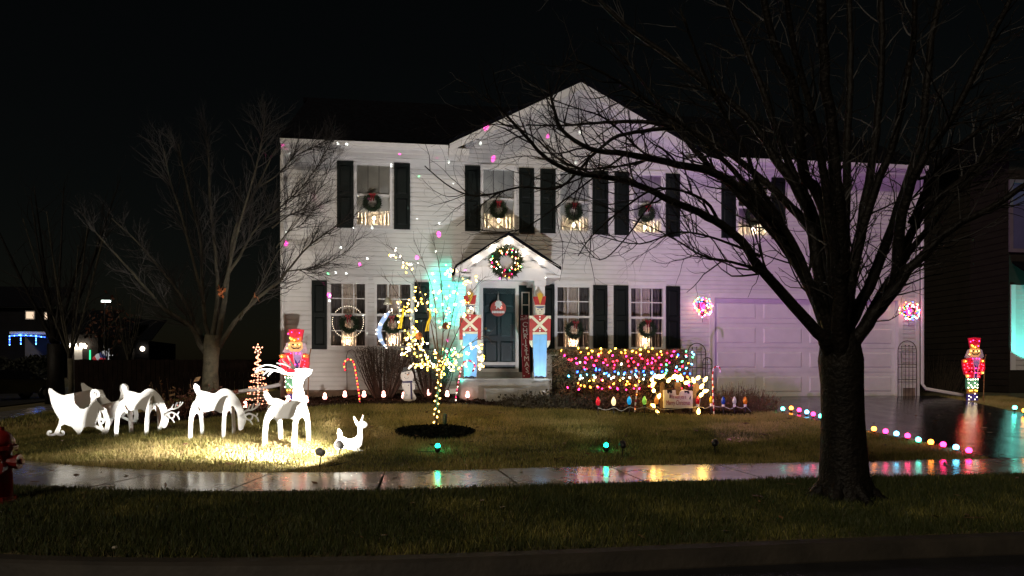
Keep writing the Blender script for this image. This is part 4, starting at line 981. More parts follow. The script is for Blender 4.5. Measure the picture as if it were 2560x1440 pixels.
def green_lamp(px, py, label, target, power, col, angle, lens):
    p = gnd(px, py+6); t = thing('spotlight', p, label, 'spotlight', 'green glowing lawn lamps'); q = p+UP*.07; d = (Vector(target)-q).normalized()
    cone_fixture(t, q, d, .045, .08, M_black, lens, base=p)
    mb = MB(); mb.ball(q+Vector((0, -.03, .04)), .034, 8, 6); mb.obj('indicator', glow('green_glow', (.004, 1, .45), 26), t)
    MB().tube(catmull([p+Vector((-.05, 0, .03)), p+Vector((-.2, -.05, .035)), p+Vector((-.3, .03, .03))], 4), .005, 4).obj('cable', M_gwire, t)
    spot(t, q+d*.02+Vector((.09, 0, 0)), target, power, col, angle, 1, .05); spot(t, q+d*.02+Vector((.09, 0, 0)), Vector(target)-UP*.7, power*.02, col, angle*1.5, .8, .03); return t
green_lamp(1094, 1128, 'green glowing lamp in the lawn below the small lit tree', wall(1112, 800), 260, (.0, 1, .70), 18, glow('green_lens', (.02, 1, .5), 14))
green_lamp(1514, 1126, 'green glowing lamp in the lawn left of the stake light', at(1333, 830, PY), 260, (.02, 1, .6), 12, glow('green_lens', (.02, 1, .5), 14))
# laser projector: a lamp with a starry pattern
p = gnd(1112, 1066); t = thing('laser_projector', p, 'small dark stake box beside the small lit tree', 'laser projector')
MB().lathe([(.035, 0), (.038, .02), (.035, .2), (.02, .21)], 10, p).obj('housing', M_gwire, t, smooth=True)
def laser(name, pos, target, scale, thr, cols, power, angle):
    o = spot(t, pos, target, power, (1, 1, 1), angle, .1, .002); L = o.data; L.use_nodes = True
    n = L.node_tree.nodes; l = L.node_tree.links; em = n['Emission']
    g = n.new('ShaderNodeTexCoord'); v = n.new('ShaderNodeTexVoronoi'); v.inputs['Scale'].default_value = scale
    l.new(g.outputs['Normal'], v.inputs['Vector'])
    c = n.new('ShaderNodeMath'); c.operation = 'LESS_THAN'; c.inputs[1].default_value = thr; l.new(v.outputs['Distance'], c.inputs[0])
    s = n.new('ShaderNodeSeparateColor'); l.new(v.outputs['Color'], s.inputs[0])
    r = n.new('ShaderNodeValToRGB'); r.color_ramp.interpolation = 'CONSTANT'; e = r.color_ramp.elements
    e[0].position = 0; e[0].color = (*cols[0], 1); e[1].position = cols[1][0]; e[1].color = (*cols[1][1], 1)
    for ps, cc in cols[2:]: x = e.new(ps); x.color = (*cc, 1)
    l.new(s.outputs[0], r.inputs[0]); m = n.new('ShaderNodeMix'); m.data_type = 'RGBA'; m.inputs[6].default_value = (0, 0, 0, 1)
    l.new(c.outputs[0], m.inputs[0]); l.new(r.outputs[0], m.inputs[7]); l.new(m.outputs[2], em.inputs[0])
laser('a', p+Vector((0, -.05, .24)), wall(1080, 520), 26, .105, [(0, 0, 0), (.30, (.9, 1, .9)), (.88, (.1, 1, .3))], 9000, 62)
laser('b', p+Vector((0, -.06, .24)), wall(1060, 480), 14, .12, [(0, 0, 0), (.3, (1, .02, .42))], 11000, 62)
# ---- emissive bulbs (shared meshes)
BC = {'warm': ((1, .60, .13), 26), 'white': ((1, .82, .62), 26), 'red': ((1, .018, .04), 20), 'pink': ((1, .02, .15), 22), 'blue': ((.02, .10, 1), 22), 'green': ((.08, 1, .28), 14), 'orange': ((1, .26, .03), 18), 'cyan': ((.12, .65, 1), 16), 'teal': ((.10, 1, .72), 14), 'peach': ((1, .36, .20), 20), 'yellow': ((1, .62, .06), 22)}
BM = {}
def bulb_mesh(col, r, k=1.0, shape='ball'):
    key = (col, r, k, shape)
    if key not in BM:
        mb = MB()
        if shape == 'ball': mb.ball((0, 0, 0), r, 8, 4)
        elif shape == 'mini': mb.lathe([(r*.45, -r*1.2), (r, -r*.3), (r*.8, r*.6), (r*.1, r*1.8)], 6)
        elif shape == 'c9': mb.lathe([(r*.5, -r*1.2), (r*.95, -r*.3), (r, .2*r), (r*.75, r*1.2), (r*.35, r*2.0), (.001, r*2.35)], 10)
        c, s = BC[col]; BM[key] = mb.mesh('bulb', glow('bulb_%s_%g' % (col, k), c, s*k), smooth=True)
    return BM[key]
def bulb(parent, pos, col, r=.012, k=1.0, shape='mini', rot=None):
    o = link('bulb', bulb_mesh(col, r, k, shape), parent, Vector(pos)-wpos(parent))
    if rot: o.rotation_euler = rot
    return o
def rrot(): return (random.uniform(-1.2, 1.2), random.uniform(-1.2, 1.2), 0)
# ---- wreaths
def wreath_parts(t, R, r, n, bow=True, leaf=.05, seed=1, m=None):
    rs = random.Random(seed); mb = MB()
    ringp = [Vector((R*math.cos(q), 0, R*math.sin(q))) for q in np.linspace(0, 2*math.pi, 25)]
    mb.tube(ringp, r*.55, 6, cap=False)
    for _ in range(n):
        q = rs.uniform(0, 6.283); f = rs.uniform(0, 6.283); rad = Vector((math.cos(q), 0, math.sin(q))); o = rad*math.cos(f)+Vector((0, -abs(math.sin(f)), 0))
        c = rad*R+o*r*rs.uniform(.3, .8); d = (o+Vector((-math.sin(q), 0, math.cos(q)))*rs.uniform(-1.2, 1.2)).normalized()*leaf*rs.uniform(.6, 1.4)
        s = d.cross(Vector((rs.gauss(0, 1), rs.gauss(0, 1), rs.gauss(0, 1)))).normalized()*leaf*.16
        mb.add([c-s, c+s, c+d], [(0, 1, 2)])
    mb.v = [tuple(v) for v in mb.v]
    o = link('greenery', mb.mesh('greenery', m or M_green), t)
    if bow:
        mb = MB(); k = R*.55; z = R*1.05; y = -r*1.3
        for s in (-1, 1):
            mb.ext([(0, y, z), (s*k*.5, y-.01, z+k*.42), (s*k*.85, y-.01, z+k*.3), (s*k*.8, y, z-k*.25), (s*k*.4, y, z-k*.22)], (0, -.02, 0))
            mb.ext([(s*.008, y+.002, z-.01), (s*k*.22+.02*s, y, z-k*.2), (s*k*.42, y, z-k*1.7), (s*k*.15, y, z-k*1.5)], (0, -.006, 0))
        mb.ball((0, y-.015, z), k*.2, 8, 5)
        link('bow', mb.mesh('bow', M_red), t)
WR = [(931,507,'upper window at the far left of the facade'), (1246,525,'upper window right above the porch gable'), (1434,529,'upper window just right of the porch gable'), (1616,535,'fourth upper window, behind the branches'), (1882,543,'upper window above the garage door'),
      (873,810,'lower window beside the lit nutcracker at the corner'), (981,812,'lower window behind the small lit tree'), (1436,825,'lower window nearest the right toy soldier'), (1618,822,'lower window nearest the garage')]
proto = None
for i, (px, py, wh) in enumerate(WR):
    q = wall(px, py, .085); R = .155 if i < 5 else .165
    t = thing('wreath', q, 'green wreath with red bow on the '+wh, 'wreath', 'wreaths hung on the windows')
    wreath_parts(t, R, .064, 800, seed=i)
    t.rotation_euler = (0, random.uniform(-.08, .08), 0)
# candles in the windows
M_cand = mat('ivory_plastic', (.75, .66, .5), .4, .05, 5)
for i, (px, py) in enumerate([(935,545),(1247,550),(1434,562),(1612,568),(1882,572),(870,852),(983,852),(1433,856),(1612,852)]):
    r = W2[i] if i < 5 else W1[i-5]; q = wall(px, py, -.17); zb0 = r[2]+.012
    t = thing('window_candle', (q.x, q.y, zb0), 'electric candle glowing in the '+WR[i][2], 'candle lamp', 'candle lamps in the windows')
    MB().lathe([(.045, 0), (.045, .012), (.014, .02), (.011, max(.05, q.z-zb0-.03))], 10, (q.x, q.y, zb0)).obj('candlestick', M_cand, t, smooth=True)
    b_ = MB(); b_.lathe([(.010, -.03), (.017, -.01), (.013, .012), (.001, .035)], 8, q); b_.obj('bulb', glow('candle_glow_up', (1, .72, .46), 800) if i < 5 else glow('candle_glow_low', (1, .64, .40), 420), t, smooth=True)
# ring of lights and crescent seen at the two left lower windows
t = thing('lit_hoop', wall(870, 862, -.12), 'hoop of small white lights inside the lower window beside the corner nutcracker', 'light hoop')
c = wall(870, 805, -.13); rx, rz = (wall(909, 805, -.13)-c).x, .36
mb = MB(); mb.tube([c+Vector((rx*math.cos(q), 0, rz*math.sin(q))) for q in np.linspace(0, 6.283, 40)], .004, 4, cap=False); mb.obj('hoop', M_wire, t)
MB().tube([c+Vector((0, 0, -rz)), Vector((c.x, c.y, W1[0][2]+.0))], .006, 5).obj('stand', M_wire, t)
for k in range(46):
    q = k/46*6.283; bulb(t, c+Vector((rx*math.cos(q), -.004, rz*math.sin(q))), 'white', .007, .2, 'ball')
p = at(965, 870, 16.55); t = thing('crescent_light', on(p.x, 16.55), 'bluish white crescent shaped light in front of the lower left window', 'crescent light')
cr = [(975,778),(960,788),(948,806),(942,830),(948,852),(962,868),(966,868),(958,850),(953,830),(958,810),(968,795)]
MB().ext(catmull([at(x, y, 16.55) for x, y in cr], 3, True), (0, .03, 0)).obj('crescent', mat('pale_blue_acrylic', (.35, .5, .8), .3, .1, 6, emit=.55), t)
MB().tube([at(958, 868, 16.57), on(p.x, 16.57)], .01, 5).obj('stand', M_black, t)
for k in range(16):
    a = cr[k % 6]; bulb(t, at(a[0]+random.uniform(-2, 6), a[1]+random.uniform(-6, 6), 16.53), 'white', .011, .6, 'ball')
# portico wreath with coloured lights
q = at(1265, 656, PY+.02); t = thing('wreath', q, 'large lit wreath with coloured bulbs on the porch gable', 'wreath')
wreath_parts(t, .255, .10, 1100, bow=False, leaf=.085, seed=77)
for k in range(56):
    a = random.uniform(0, 6.283); rr = random.uniform(.16, .34); col = random.choice(['white', 'white', 'warm', 'red', 'pink', 'green', 'orange'])
    bulb(t, q+Vector((rr*math.cos(a), -.10+.05*random.random(), rr*math.sin(a))), col, .0105, .5)
mb = MB(); 
for s in (-1, 1): mb.ext([q+Vector((0, -.13, -.26)), q+Vector((s*.09, -.14, -.21)), q+Vector((s*.1, -.14, -.33)), q+Vector((s*.03, -.13, -.3))], (0, -.01, 0))
mb.obj('bow', M_red, t)
# string of large bulbs under the portico rake
G5 = [(1160,662),(1192,643),(1233,615),(1272,599),(1310,627),(1350,648)]
t = thing('string_lights', at(1272, 600, PY-.04), 'five warm white bulbs strung under the porch gable rake', 'string lights')
for k, (x, y) in enumerate(G5[1:]): bulb(t, at(x, y+3, PY-.05), 'white', .034, .9, 'c9', (math.pi, 0, 0))
mb = MB(); mb.tube(catmull([at(x, y-6, PY-.05) for x, y in [(1143, 672)]+G5[1:]+[(1398, 672)]], 4), .005, 4); mb.obj('cord', M_wire, t)
# ---- lit garage lanterns
for px, py, rx_, rz_, wh in ((1756, 767, 26, 27, 'left of the garage door'), (2272, 778, 30, 24, 'right of the garage door')):
    q = wall(px, py, .14); lab = 'wall lantern glowing pink '+wh
    t = thing('wall_lantern', q, lab, 'wall lantern', 'lanterns beside the garage door')
    mb = MB(); mb.box(q+Vector((-.05, .09, -.12)), q+Vector((.05, .12, .14))); mb.tube([q+Vector((0, .09, .1)), q+Vector((0, .0, .14))], .012, 5); mb.lathe([(.02, -.2), (.05, -.12), (.012, -.24)], 6, q); mb.lathe([(.075, .1), (.05, .14), (.01, .17)], 6, q); mb.obj('frame', M_black, t)
    MB().lathe([(.045, -.11), (.065, 0), (.065, .095)], 6, q).obj('lamp_glass', glow('pink_lantern', (1, .04, .25), 7), t)
    MB().tube([q+Vector((0, 0, -.2)), q+Vector((.0, 0, -.37))], .006, 4).obj('finial', M_black, t)
    t2 = thing('string_lights', q, 'coloured mini lights wrapped round the pink lantern '+wh, 'string lights', 'coloured lights on the garage lanterns')
    k_ = (q.x*cS+q.y*cC)/FPX; mb = MB(); path = []
    for k in range(84):
        a = k*2.4; rr = math.sqrt(random.uniform(.06, 1)); pos = q+Vector((rx_*k_*rr*math.cos(a), -.10*math.sqrt(max(0, 1-rr*rr))-.02, rz_*k_*rr*math.sin(a))); path.append(pos)
        bulb(t2, pos, random.choice(['pink', 'red', 'pink', 'orange', 'yellow', 'green', 'blue', 'white', 'cyan']), .0115, .55, 'mini', rrot())
    mb.tube(path, .003, 3); mb.obj('cord', M_gwire, t2)
# ---- net lights on the hedge
t = thing('net_lights', on(2.9, 15.2), 'net of coloured mini lights draped over the clipped hedge', 'net lights')
bands = [(874, 'yellow'), (883, 'orange'), (892, 'pink'), (901, 'red'), (910, 'pink'), (919, 'red'), (928, 'blue'), (937, 'cyan'), (946, 'white'), (955, 'yellow'), (964, 'orange'), (972, 'pink')]
grid = {}
for i, (y, c) in enumerate(bands):
    for j in range(18):
        x = 1406+j*19+(9 if i % 2 else 0)+random.uniform(-8, 8); yy = y+random.uniform(-4.5, 4.5)+(4 if j > 12 else 0)
        if x > 1738 or random.random() < .07: continue
        if 1640 < x < 1690 and y > 935: continue
        if x > 1655: c2 = random.choice(['pink', 'orange', 'yellow', 'green', 'red', 'cyan', 'blue'])
        elif x < 1440 and random.random() < .55: continue
        else: c2 = c if random.random() < .93 else random.choice(['white', 'blue', 'pink', 'orange'])
        P0 = at(x, yy, 15.25); Y = hedge_front(P0.x, P0.z)-.045; P0 = at(x, yy, Y); grid[(i, j)] = P0
        bulb(t, P0, c2, random.choice([.014, .017, .019]), .85, 'mini', rrot())
mb = MB()
for (i, j), P0 in grid.items():
    for dj in ((0, 1) if i % 2 else (-1, 0)):
        Q = grid.get((i+1, j+dj))
        if Q is not None: mb.tube([P0, P0.lerp(Q, .5)+Vector((0, .02, -.008)), Q], .0025, 3, cap=False)
mb.obj('netting', M_gwire, t)
# ---- small tree wrapped in warm lights
b = gnd(1090, 1068); dT = b.x*cS+b.y*cC
tr = [b+Vector((0, 0, -.05)), pd(1089, 1060, dT), pd(1093, 1000, dT), pd(1098, 950, dT), pd(1100, 915, dT)]
SL_ = [([(1099,930),(1085,850),(1070,780),(1040,700),(1000,640),(965,610)], .014, .003, 9), ([(1100,925),(1090,820),(1085,740),(1060,660),(1035,600)], .014, .003, 8),
       ([(1101,920),(1108,820),(1105,730),(1095,650),(1082,600)], .014, .003, 8), ([(1102,915),(1125,820),(1140,740),(1150,680),(1160,620)], .014, .003, 8),
       ([(1101,930),(1130,860),(1160,790),(1180,730),(1215,690)], .012, .003, 8), ([(1098,940),(1060,880),(1030,800),(990,730),(960,690)], .012, .003, 8),
       ([(1102,925),(1150,880),(1190,850),(1215,840),(1230,860)], .010, .003, 6), ([(1098,935),(1050,900),(1020,860),(1005,800)], .010, .003, 6)]
limbs = []
for i, (a, r0, r1, c) in enumerate(SL_): limbs.append((limb_pts(a, dT, dT+(.45 if i % 2 else -.45)*random.uniform(.5, 1)), r0, r1, c))
random.seed(8)
tree('ornament_tree', b, 'small bare young tree wrapped in warm lights on the front lawn', (tr, [.035, .03, .024, .022, .018]), limbs, mat('young_bark', (.10, .07, .05), .7, .4, 12), mat('young_twig', (.07, .05, .04), .7, .4, 12), twigs=(0, .5, .55, .3, 0, 3), nside=6)
t = thing('string_lights', b+UP*.6, 'warm white mini lights wound over the trunk and branches of the small tree', 'string lights')
cordp = []
for k in range(44):                                     # spiral on the trunk
    y = 1062-k*3.3; x = np.interp(y, [915, 950, 1000, 1062], [1100, 1098, 1093, 1089]); a = k*1.9
    pos = pd(x, y, dT)+Vector((.04*math.cos(a), .04*math.sin(a), 0)); cordp.append(pos); 
    if k % 2 == 0: bulb(t, pos, 'warm', .014, .4, 'mini', rrot())
MB().tube(cordp, .003, 3).obj('cord', M_gwire, t)
zones = [(1040, 870, 28, 30, 34), (1110, 905, 42, 26, 40), (1075, 915, 40, 16, 20), (1145, 890, 26, 22, 16), (1030, 835, 16, 18, 14), (1014, 665, 14, 12, 7), (1130, 680, 18, 12, 8), (1030, 770, 20, 30, 12), (1060, 740, 30, 40, 10), (1120, 740, 50, 40, 12), (1165, 770, 16, 40, 8), (1202, 905, 7, 24, 17), (1190, 865, 20, 8, 8), (985, 640, 18, 8, 5), (1180, 700, 22, 8, 8), (1090, 790, 40, 30, 8), (1010, 780, 20, 16, 8)]
allb = [p_ for l_ in limbs for p_ in l_[0]]
for cx, cy, sx, sy, n in zones:
    for _ in range(int(n*1.3)):
        x, y = random.gauss(cx, sx*.6), random.gauss(cy, sy*.6)
        bulb(t, pd(x, y, dT+random.uniform(-.4, .4)), random.choice(['warm', 'warm', 'yellow', 'white']), random.choice([.011, .013, .017]), random.choice([.3, .45, .8]), 'mini', rrot())
# ornaments on the small tree
def ball_orn(px, py, r, m, label):
    q = pd(px, py, dT-.25); t = thing('ornament', q, label, 'ornament'); MB().ball(q, r, 14, 10).obj('ball', m, t, smooth=True); MB().lathe([(r*.2, r*.95), (r*.2, r*1.15)], 8, q).obj('cap', M_black, t); MB().tube([q+UP*r*1.1, q+UP*(r*1.1+.1)], .002, 3).obj('hook', M_black, t)
ball_orn(1114, 815, .056, mat('dark_red_ball', (.14, .02, .015), .45, .3, 12), 'dark red ball ornament hanging in the small lit tree')
ball_orn(1047, 840, .06, mat('orange_ball', (.5, .15, .03), .4, .3, 12), 'orange ball ornament hanging low at the left of the small lit tree')
for (x, y, lab) in ((1004, 800, 'left'), (1072, 806, 'right')):
    q = pd(x, y, dT-.2); t = thing('ribbon', q, 'yellow ribbon hanging in the small lit tree, the %s one of the two' % lab, 'ribbon')
    for a in (-1, 1):
        P = catmull([pd(x+2, y-30, dT-.2), pd(x+4+a, y-15, dT-.2), pd(x-1+2*a, y, dT-.2), pd(x-5+3*a, y+22, dT-.2)], 4)
        MB().ext([p_+Vector((-.012, 0, 0)) for p_ in P]+[p_+Vector((.012, 0, 0)) for p_ in reversed(P)], (0, .004*a, 0)).obj('ribbon_tail', mat('yellow_ribbon', (.7, .5, .02), .5, .1, 8), t)
q = pd(970, 752, dT-.1); t = thing('bell_ornament', q, 'small grey bell hanging at the left edge of the small lit tree', 'bell'); MB().lathe([(.075, -.06), (.06, -.03), (.045, .04), (.01, .06)], 10, q).obj('bell', mat('frosted_bell', (.35, .36, .3), .4, .2, 8), t, smooth=True)
# ---- spiral light tree beside the house
p = at(645, 1003, 14.7); b = on(p.x, 14.7); H_ = at(645, 868, 14.7).z-b.z
t = thing('spiral_light_tree', b, 'cone shaped spiral tree of warm lights topped by a star left of the house', 'light tree')
MB().tube([b, b+UP*(H_-.08)], .008, 6).obj('pole', M_wire, t)
sp = [];N_ = 120
for k in range(N_):
    f = k/(N_-1); a = f*2*math.pi*9; r = .235*(1-f)+.02; sp.append(b+Vector((r*math.cos(a), r*math.sin(a), .06+f*(H_-.2))))
MB().tube(sp, .004, 4).obj('spiral_cord', M_wire, t)
for k in range(0, N_, 1): bulb(t, sp[k], 'peach', .0115, .22, 'ball')
for k in range(14): bulb(t, b+Vector((0, -.012, .12+k*(H_-.25)/14)), 'peach', .010, .3, 'ball')
st = b+UP*(H_-.03); star = [(st.x+(.085 if k % 2 == 0 else .036)*math.sin(k*math.pi/5), st.y, st.z+(.085 if k % 2 == 0 else .036)*math.cos(k*math.pi/5)) for k in range(10)]
MB().tube(star+[star[0]], .005, 4).obj('star', M_wire, t)
for q in star: bulb(t, Vector(q)+Vector((0, -.01, 0)), 'peach', .012, .35, 'ball')
# ---- nutcrackers
def N(x, y): return (2380+x/6, 820+y/6)
p0 = on(at(2433, 1000, 17.0).x, 17.0); p0 = gnd(2433, 1004); NY = p0.y
nut = thing('nutcracker', p0, 'lit red nutcracker figure standing by the far edge of the driveway', 'nutcracker', 'lit nutcracker figures')
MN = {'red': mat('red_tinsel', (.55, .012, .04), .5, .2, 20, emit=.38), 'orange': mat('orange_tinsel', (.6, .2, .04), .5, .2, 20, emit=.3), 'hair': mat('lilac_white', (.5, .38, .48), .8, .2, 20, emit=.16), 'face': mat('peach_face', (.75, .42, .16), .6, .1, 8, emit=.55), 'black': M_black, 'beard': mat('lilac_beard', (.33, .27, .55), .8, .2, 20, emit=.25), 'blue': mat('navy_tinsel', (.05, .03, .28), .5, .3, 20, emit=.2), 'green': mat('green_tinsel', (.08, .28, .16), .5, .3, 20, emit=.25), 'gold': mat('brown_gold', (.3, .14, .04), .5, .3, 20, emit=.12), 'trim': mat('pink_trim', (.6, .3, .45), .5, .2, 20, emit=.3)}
lay = [('hat', 'red', [(258,150),(345,140),(435,150),(420,240),(410,300),(285,300),(275,240)], 0), ('hat_band', 'orange', [(280,240),(345,262),(415,240),(410,308),(345,316),(283,308)], .012),
       ('hair', 'hair', [(240,325),(345,312),(450,325),(478,430),(440,462),(345,440),(225,452),(192,440)], .004), ('face', 'face', [(268,312),(345,306),(422,312),(430,390),(400,432),(345,445),(290,432),(258,390)], .012),
       ('moustache', 'black', [(300,362),(318,382),(345,386),(358,380),(372,386),(396,380),(414,358),(410,384),(384,402),(358,396),(330,404),(306,388)], .022), 
       ('coat', 'red', [(165,480),(230,455),(300,445),(430,445),(495,480),(500,600),(480,690),(430,705),(428,752),(250,752),(252,712),(200,702),(172,600)], .0),
       ('beard', 'beard', [(308,432),(345,440),(420,432),(422,500),(372,585),(322,500)], .016), ('vest', 'blue', [(325,500),(420,500),(386,640),(382,748),(338,748),(345,640)], .008),
       ('lapel', 'trim', [(312,445),(322,445),(348,640),(340,750),(330,750),(338,640)], .018), ('lapel', 'trim', [(424,445),(434,445),(394,640),(392,750),(382,750),(384,640)], .018),
       ('epaulette', 'orange', [(160,478),(200,468),(240,480),(236,515),(165,520)], .012), ('epaulette', 'orange', [(436,470),(485,470),(498,500),(490,520),(438,515)], .012),
       ('hand', 'face', [(203,700),(258,705),(256,740),(215,745)], .014), ('hand', 'face', [(436,650),(485,655),(480,690),(440,692)], .014), ('belt', 'black', [(252,640),(430,640),(430,660),(252,660)], .011),
       ('trousers', 'green', [(222,755),(400,755),(395,915),(225,915)], .0), ('boot_cuff', 'gold', [(230,918),(390,918),(385,985),(240,985)], .0), ('boot', 'blue', [(240,988),(308,988),(308,1092),(232,1092)], .0), ('boot', 'blue', [(316,988),(385,988),(395,1092),(316,1092)], .0)]
for nm, c, pl, off in lay:
    th = .05 if off == 0 else .012
    MB().ext([at(*N(x, y), NY-.03-off) for x, y in pl], (0, th, 0)).obj(nm, MN[c], nut)
for x in (325, 385): MB().ext([at(*N(x+14*math.cos(q), 345+12*math.sin(q)), NY-.055) for q in np.linspace(0, 6.28, 8, endpoint=False)], (0, .01, 0)).obj('eye', M_black, nut)
sp_ = MB(); sp_.tube([at(*N(508, 395), NY-.02), at(*N(490, 500), NY-.02), at(*N(470, 1120), NY-.02)], .012, 5); sp_.obj('staff', mat('brown_staff', (.25, .13, .06), .6, .2, 8), nut)
sp_ = MB()
for x in (262, 372): sp_.tube([at(*N(x, 1085), NY-.0), at(*N(x, 1130), NY-.0)-UP*.02], .01, 5)
sp_.obj('ground_spikes', M_black, nut)
rn = random.Random(3)
for c, k_, pts_ in (('pink', .8, [(320,185),(408,195),(280,205),(395,270)]), ('yellow', .5, [(318,275),(350,290),(300,260)]), ('warm', .35, [(265,395),(290,345),(360,350),(405,345)]), ('red', .9, [(185,555),(230,535),(235,575),(190,610),(215,662),(295,655),(300,530),(295,600),(445,545),(465,600),(408,600),(410,675),(470,560),(455,630),(270,720),(405,725),(255,600)]), ('pink', .7, [(310,460),(412,462),(370,458),(358,605),(355,670)]), ('yellow', .6, [(240,715),(465,672),(205,500),(460,495)]),
                     ('white', .45, [(245,770),(282,775),(315,772),(352,772),(390,770),(250,825),(280,858),(345,825),(382,850),(245,895),(300,880),(345,878),(382,895),(318,900)]), ('yellow', .45, [(300,938),(350,935),(270,940),(375,940)]), ('white', .25, [(255,1020),(285,1040),(345,985),(372,1035),(255,1072),(345,1072)])):
    for x, y in pts_: bulb(nut, at(*N(x, y), NY-.075), c, .0125, k_, 'ball')
q = at(738, 1000, 15.75); q = on(q.x, 15.75)
nut2 = copy_tree(nut, loc=q, label='lit red nutcracker figure at the left corner of the white house', rz=0)
# ---- toy soldiers on the porch
def S(x, y): return (1120+x/4.647, 700+y/4.647)
SYL = PY-.06
pS = at(*S(1063, 1168), SYL); pS.z = STZ
M_sred, M_scr, M_sbl, M_sye, M_sbk, M_sgr = mat('soldier_red', (.42, .025, .02), .5, .12, 6), mat('soldier_cream', (.72, .62, .46), .5, .1, 6), mat('soldier_blue', (.20, .42, .74), .5, .10, 6), mat('soldier_yellow', (.62, .38, .03), .5, .1, 6), mat('soldier_navy', (.02, .025, .05), .5, .1, 6), mat('visor_grey', (.10, .14, .22), .4, .1, 6)
def belt(a, b, w): 
    d = Vector((b[0]-a[0], b[1]-a[1])).normalized(); n = Vector((-d.y, d.x))*w
    return [(a[0]+n.x, a[1]+n.y), (b[0]+n.x, b[1]+n.y), (b[0]-n.x, b[1]-n.y), (a[0]-n.x, a[1]-n.y)]
def circ(x, y, r, n=10): return [(x+r*math.cos(q), y+r*math.sin(q)) for q in np.linspace(0, 6.283, n, endpoint=False)]
sol = thing('toy_soldier', pS, 'painted wooden toy soldier right of the door, beside the tall red sign', 'toy soldier', 'wooden toy soldiers on the porch')
SLY = [('plume', mat('plume_tan', (.45, .36, .22), .6, .2, 9), [(1068,105),(1090,140),(1108,165),(1108,195),(1028,195),(1028,165),(1046,140)], 0), ('plume_front', M_sye, [(1042,165),(1068,145),(1100,165),(1098,200),(1070,288),(1045,200)], .012),
       ('hat', M_sred, [(988,195),(1030,192),(1105,192),(1140,186),(1125,290),(1010,290)], .004), ('hat_trim', M_scr, [(1008,289),(1127,289),(1127,305),(1008,305)], .008), ('face', M_scr, [(1012,306),(1125,306),(1118,370),(1098,405),(1040,405),(1018,370)], .002), ('visor', M_sgr, [(1012,304),(1125,304),(1110,322),(1068,331),(1026,322)], .012),
       ('torso', M_sred, [(1030,406),(1105,406),(1172,418),(1152,580),(1150,606),(985,606),(985,580),(964,418)], 0), ('arm', M_sred, [(946,420),(966,418),(984,570),(984,700),(946,700)], .001), ('arm', M_sred, [(1170,418),(1195,424),(1190,700),(1152,700),(1154,570)], .001),
       ('cross_belt', M_scr, belt((972,424), (1146,590), 15), .008), ('cross_belt', M_scr, belt((1164,424), (990,590), 15), .012), ('epaulette', M_scr, [(944,412),(975,414),(962,450),(944,450)], .010), ('epaulette', M_scr, [(1165,414),(1196,416),(1196,450),(1176,450)], .010),
       ('hand', M_scr, [(946,704),(984,704),(984,790),(964,772),(950,740)], 0), ('hand', M_scr, [(1152,704),(1190,704),(1184,745),(1168,775),(1152,788)], 0), ('waist_belt', M_scr, [(985,607),(1150,607),(1150,631),(985,631)], .006),
       ('trousers', M_sbl, [(985,633),(1150,633),(1140,1120),(1118,1126),(1008,1126),(1000,1120)], 0), ('trouser_seam', mat('seam_blue', (.12, .28, .55), .5, .1, 6), [(1066,640),(1069,640),(1069,1110),(1066,1110)], .003), ('boots', M_sbk, [(1006,1124),(1025,1112),(1050,1126),(1066,1118),(1088,1112),(1120,1126),(1120,1168),(1006,1168)], .008)]
for nm, m, pl, off in SLY:
    MB().ext([at(*S(x, y), SYL-off) for x, y in pl], (0, .02 if off == 0 else .012, 0)).obj(nm, m, sol)
for nm, pl in (('eye', circ(1045, 343, 7)), ('eye', circ(1090, 343, 7)), ('mouth', [(1060, 385), (1078, 385), (1074, 390), (1064, 390)]), ('nose', circ(1068, 366, 4))): MB().ext([at(*S(a, b_), SYL-.008) for a, b_ in pl], (0, .006, 0)).obj(nm, M_sbk, sol)
for y in (427, 458, 560, 590): MB().ext([at(*S(a, b_), SYL-.016) for a, b_ in circ(1068, y, 9)], (0, .006, 0)).obj('button', M_white, sol)
pS2 = at(*S(252, 1166), SYL)
copy_tree(sol, loc=(pS2.x, pS2.y, STZ), label='painted wooden toy soldier left of the door, behind the small lit tree')
# porch floods lighting the soldiers
for px, py, tg_, lab in ((1361, 982, (1352, 880), 'small white flood lamp at the right end of the porch base'), (1134, 978, (1176, 880), 'small lamp throwing teal light up the wall left of the porch')):
    p = on(at(px, py, 14.9).x, 14.9); t = thing('flood_lamp', p, lab, 'flood lamp', 'flood lamps at the porch base'); z0 = at(px, py, 14.9).z
    q = Vector((p.x, p.y, max(z0, p.z+.12))); MB().box(q+Vector((-.085, .0, -.05)), q+Vector((.085, .05, .05))).obj('housing', M_trim, t); MB().tube([q+Vector((0, .03, -.04)), p-UP*.02], .01, 5).obj('stake', M_black, t)
    MB().box(q+Vector((-.07, .051, -.038)), q+Vector((.07, .056, .038))).obj('lens', glow('flood_lens', (.8, .92, 1), 6), t)
    spot(t, q+Vector((0, .06, .06)), at(*tg_, SYL), 42, (.72, .88, 1), 80, .8)
    if px < 1200: spot(t, q+Vector((-.02, .07, .06)), wall(1116, 752), 1700, (.0, 1, .68), 25, .6, .03); spot(t, q+Vector((-.02, .07, .06)), wall(1128, 800), 90, (.0, 1, .70), 75, .9, .03)
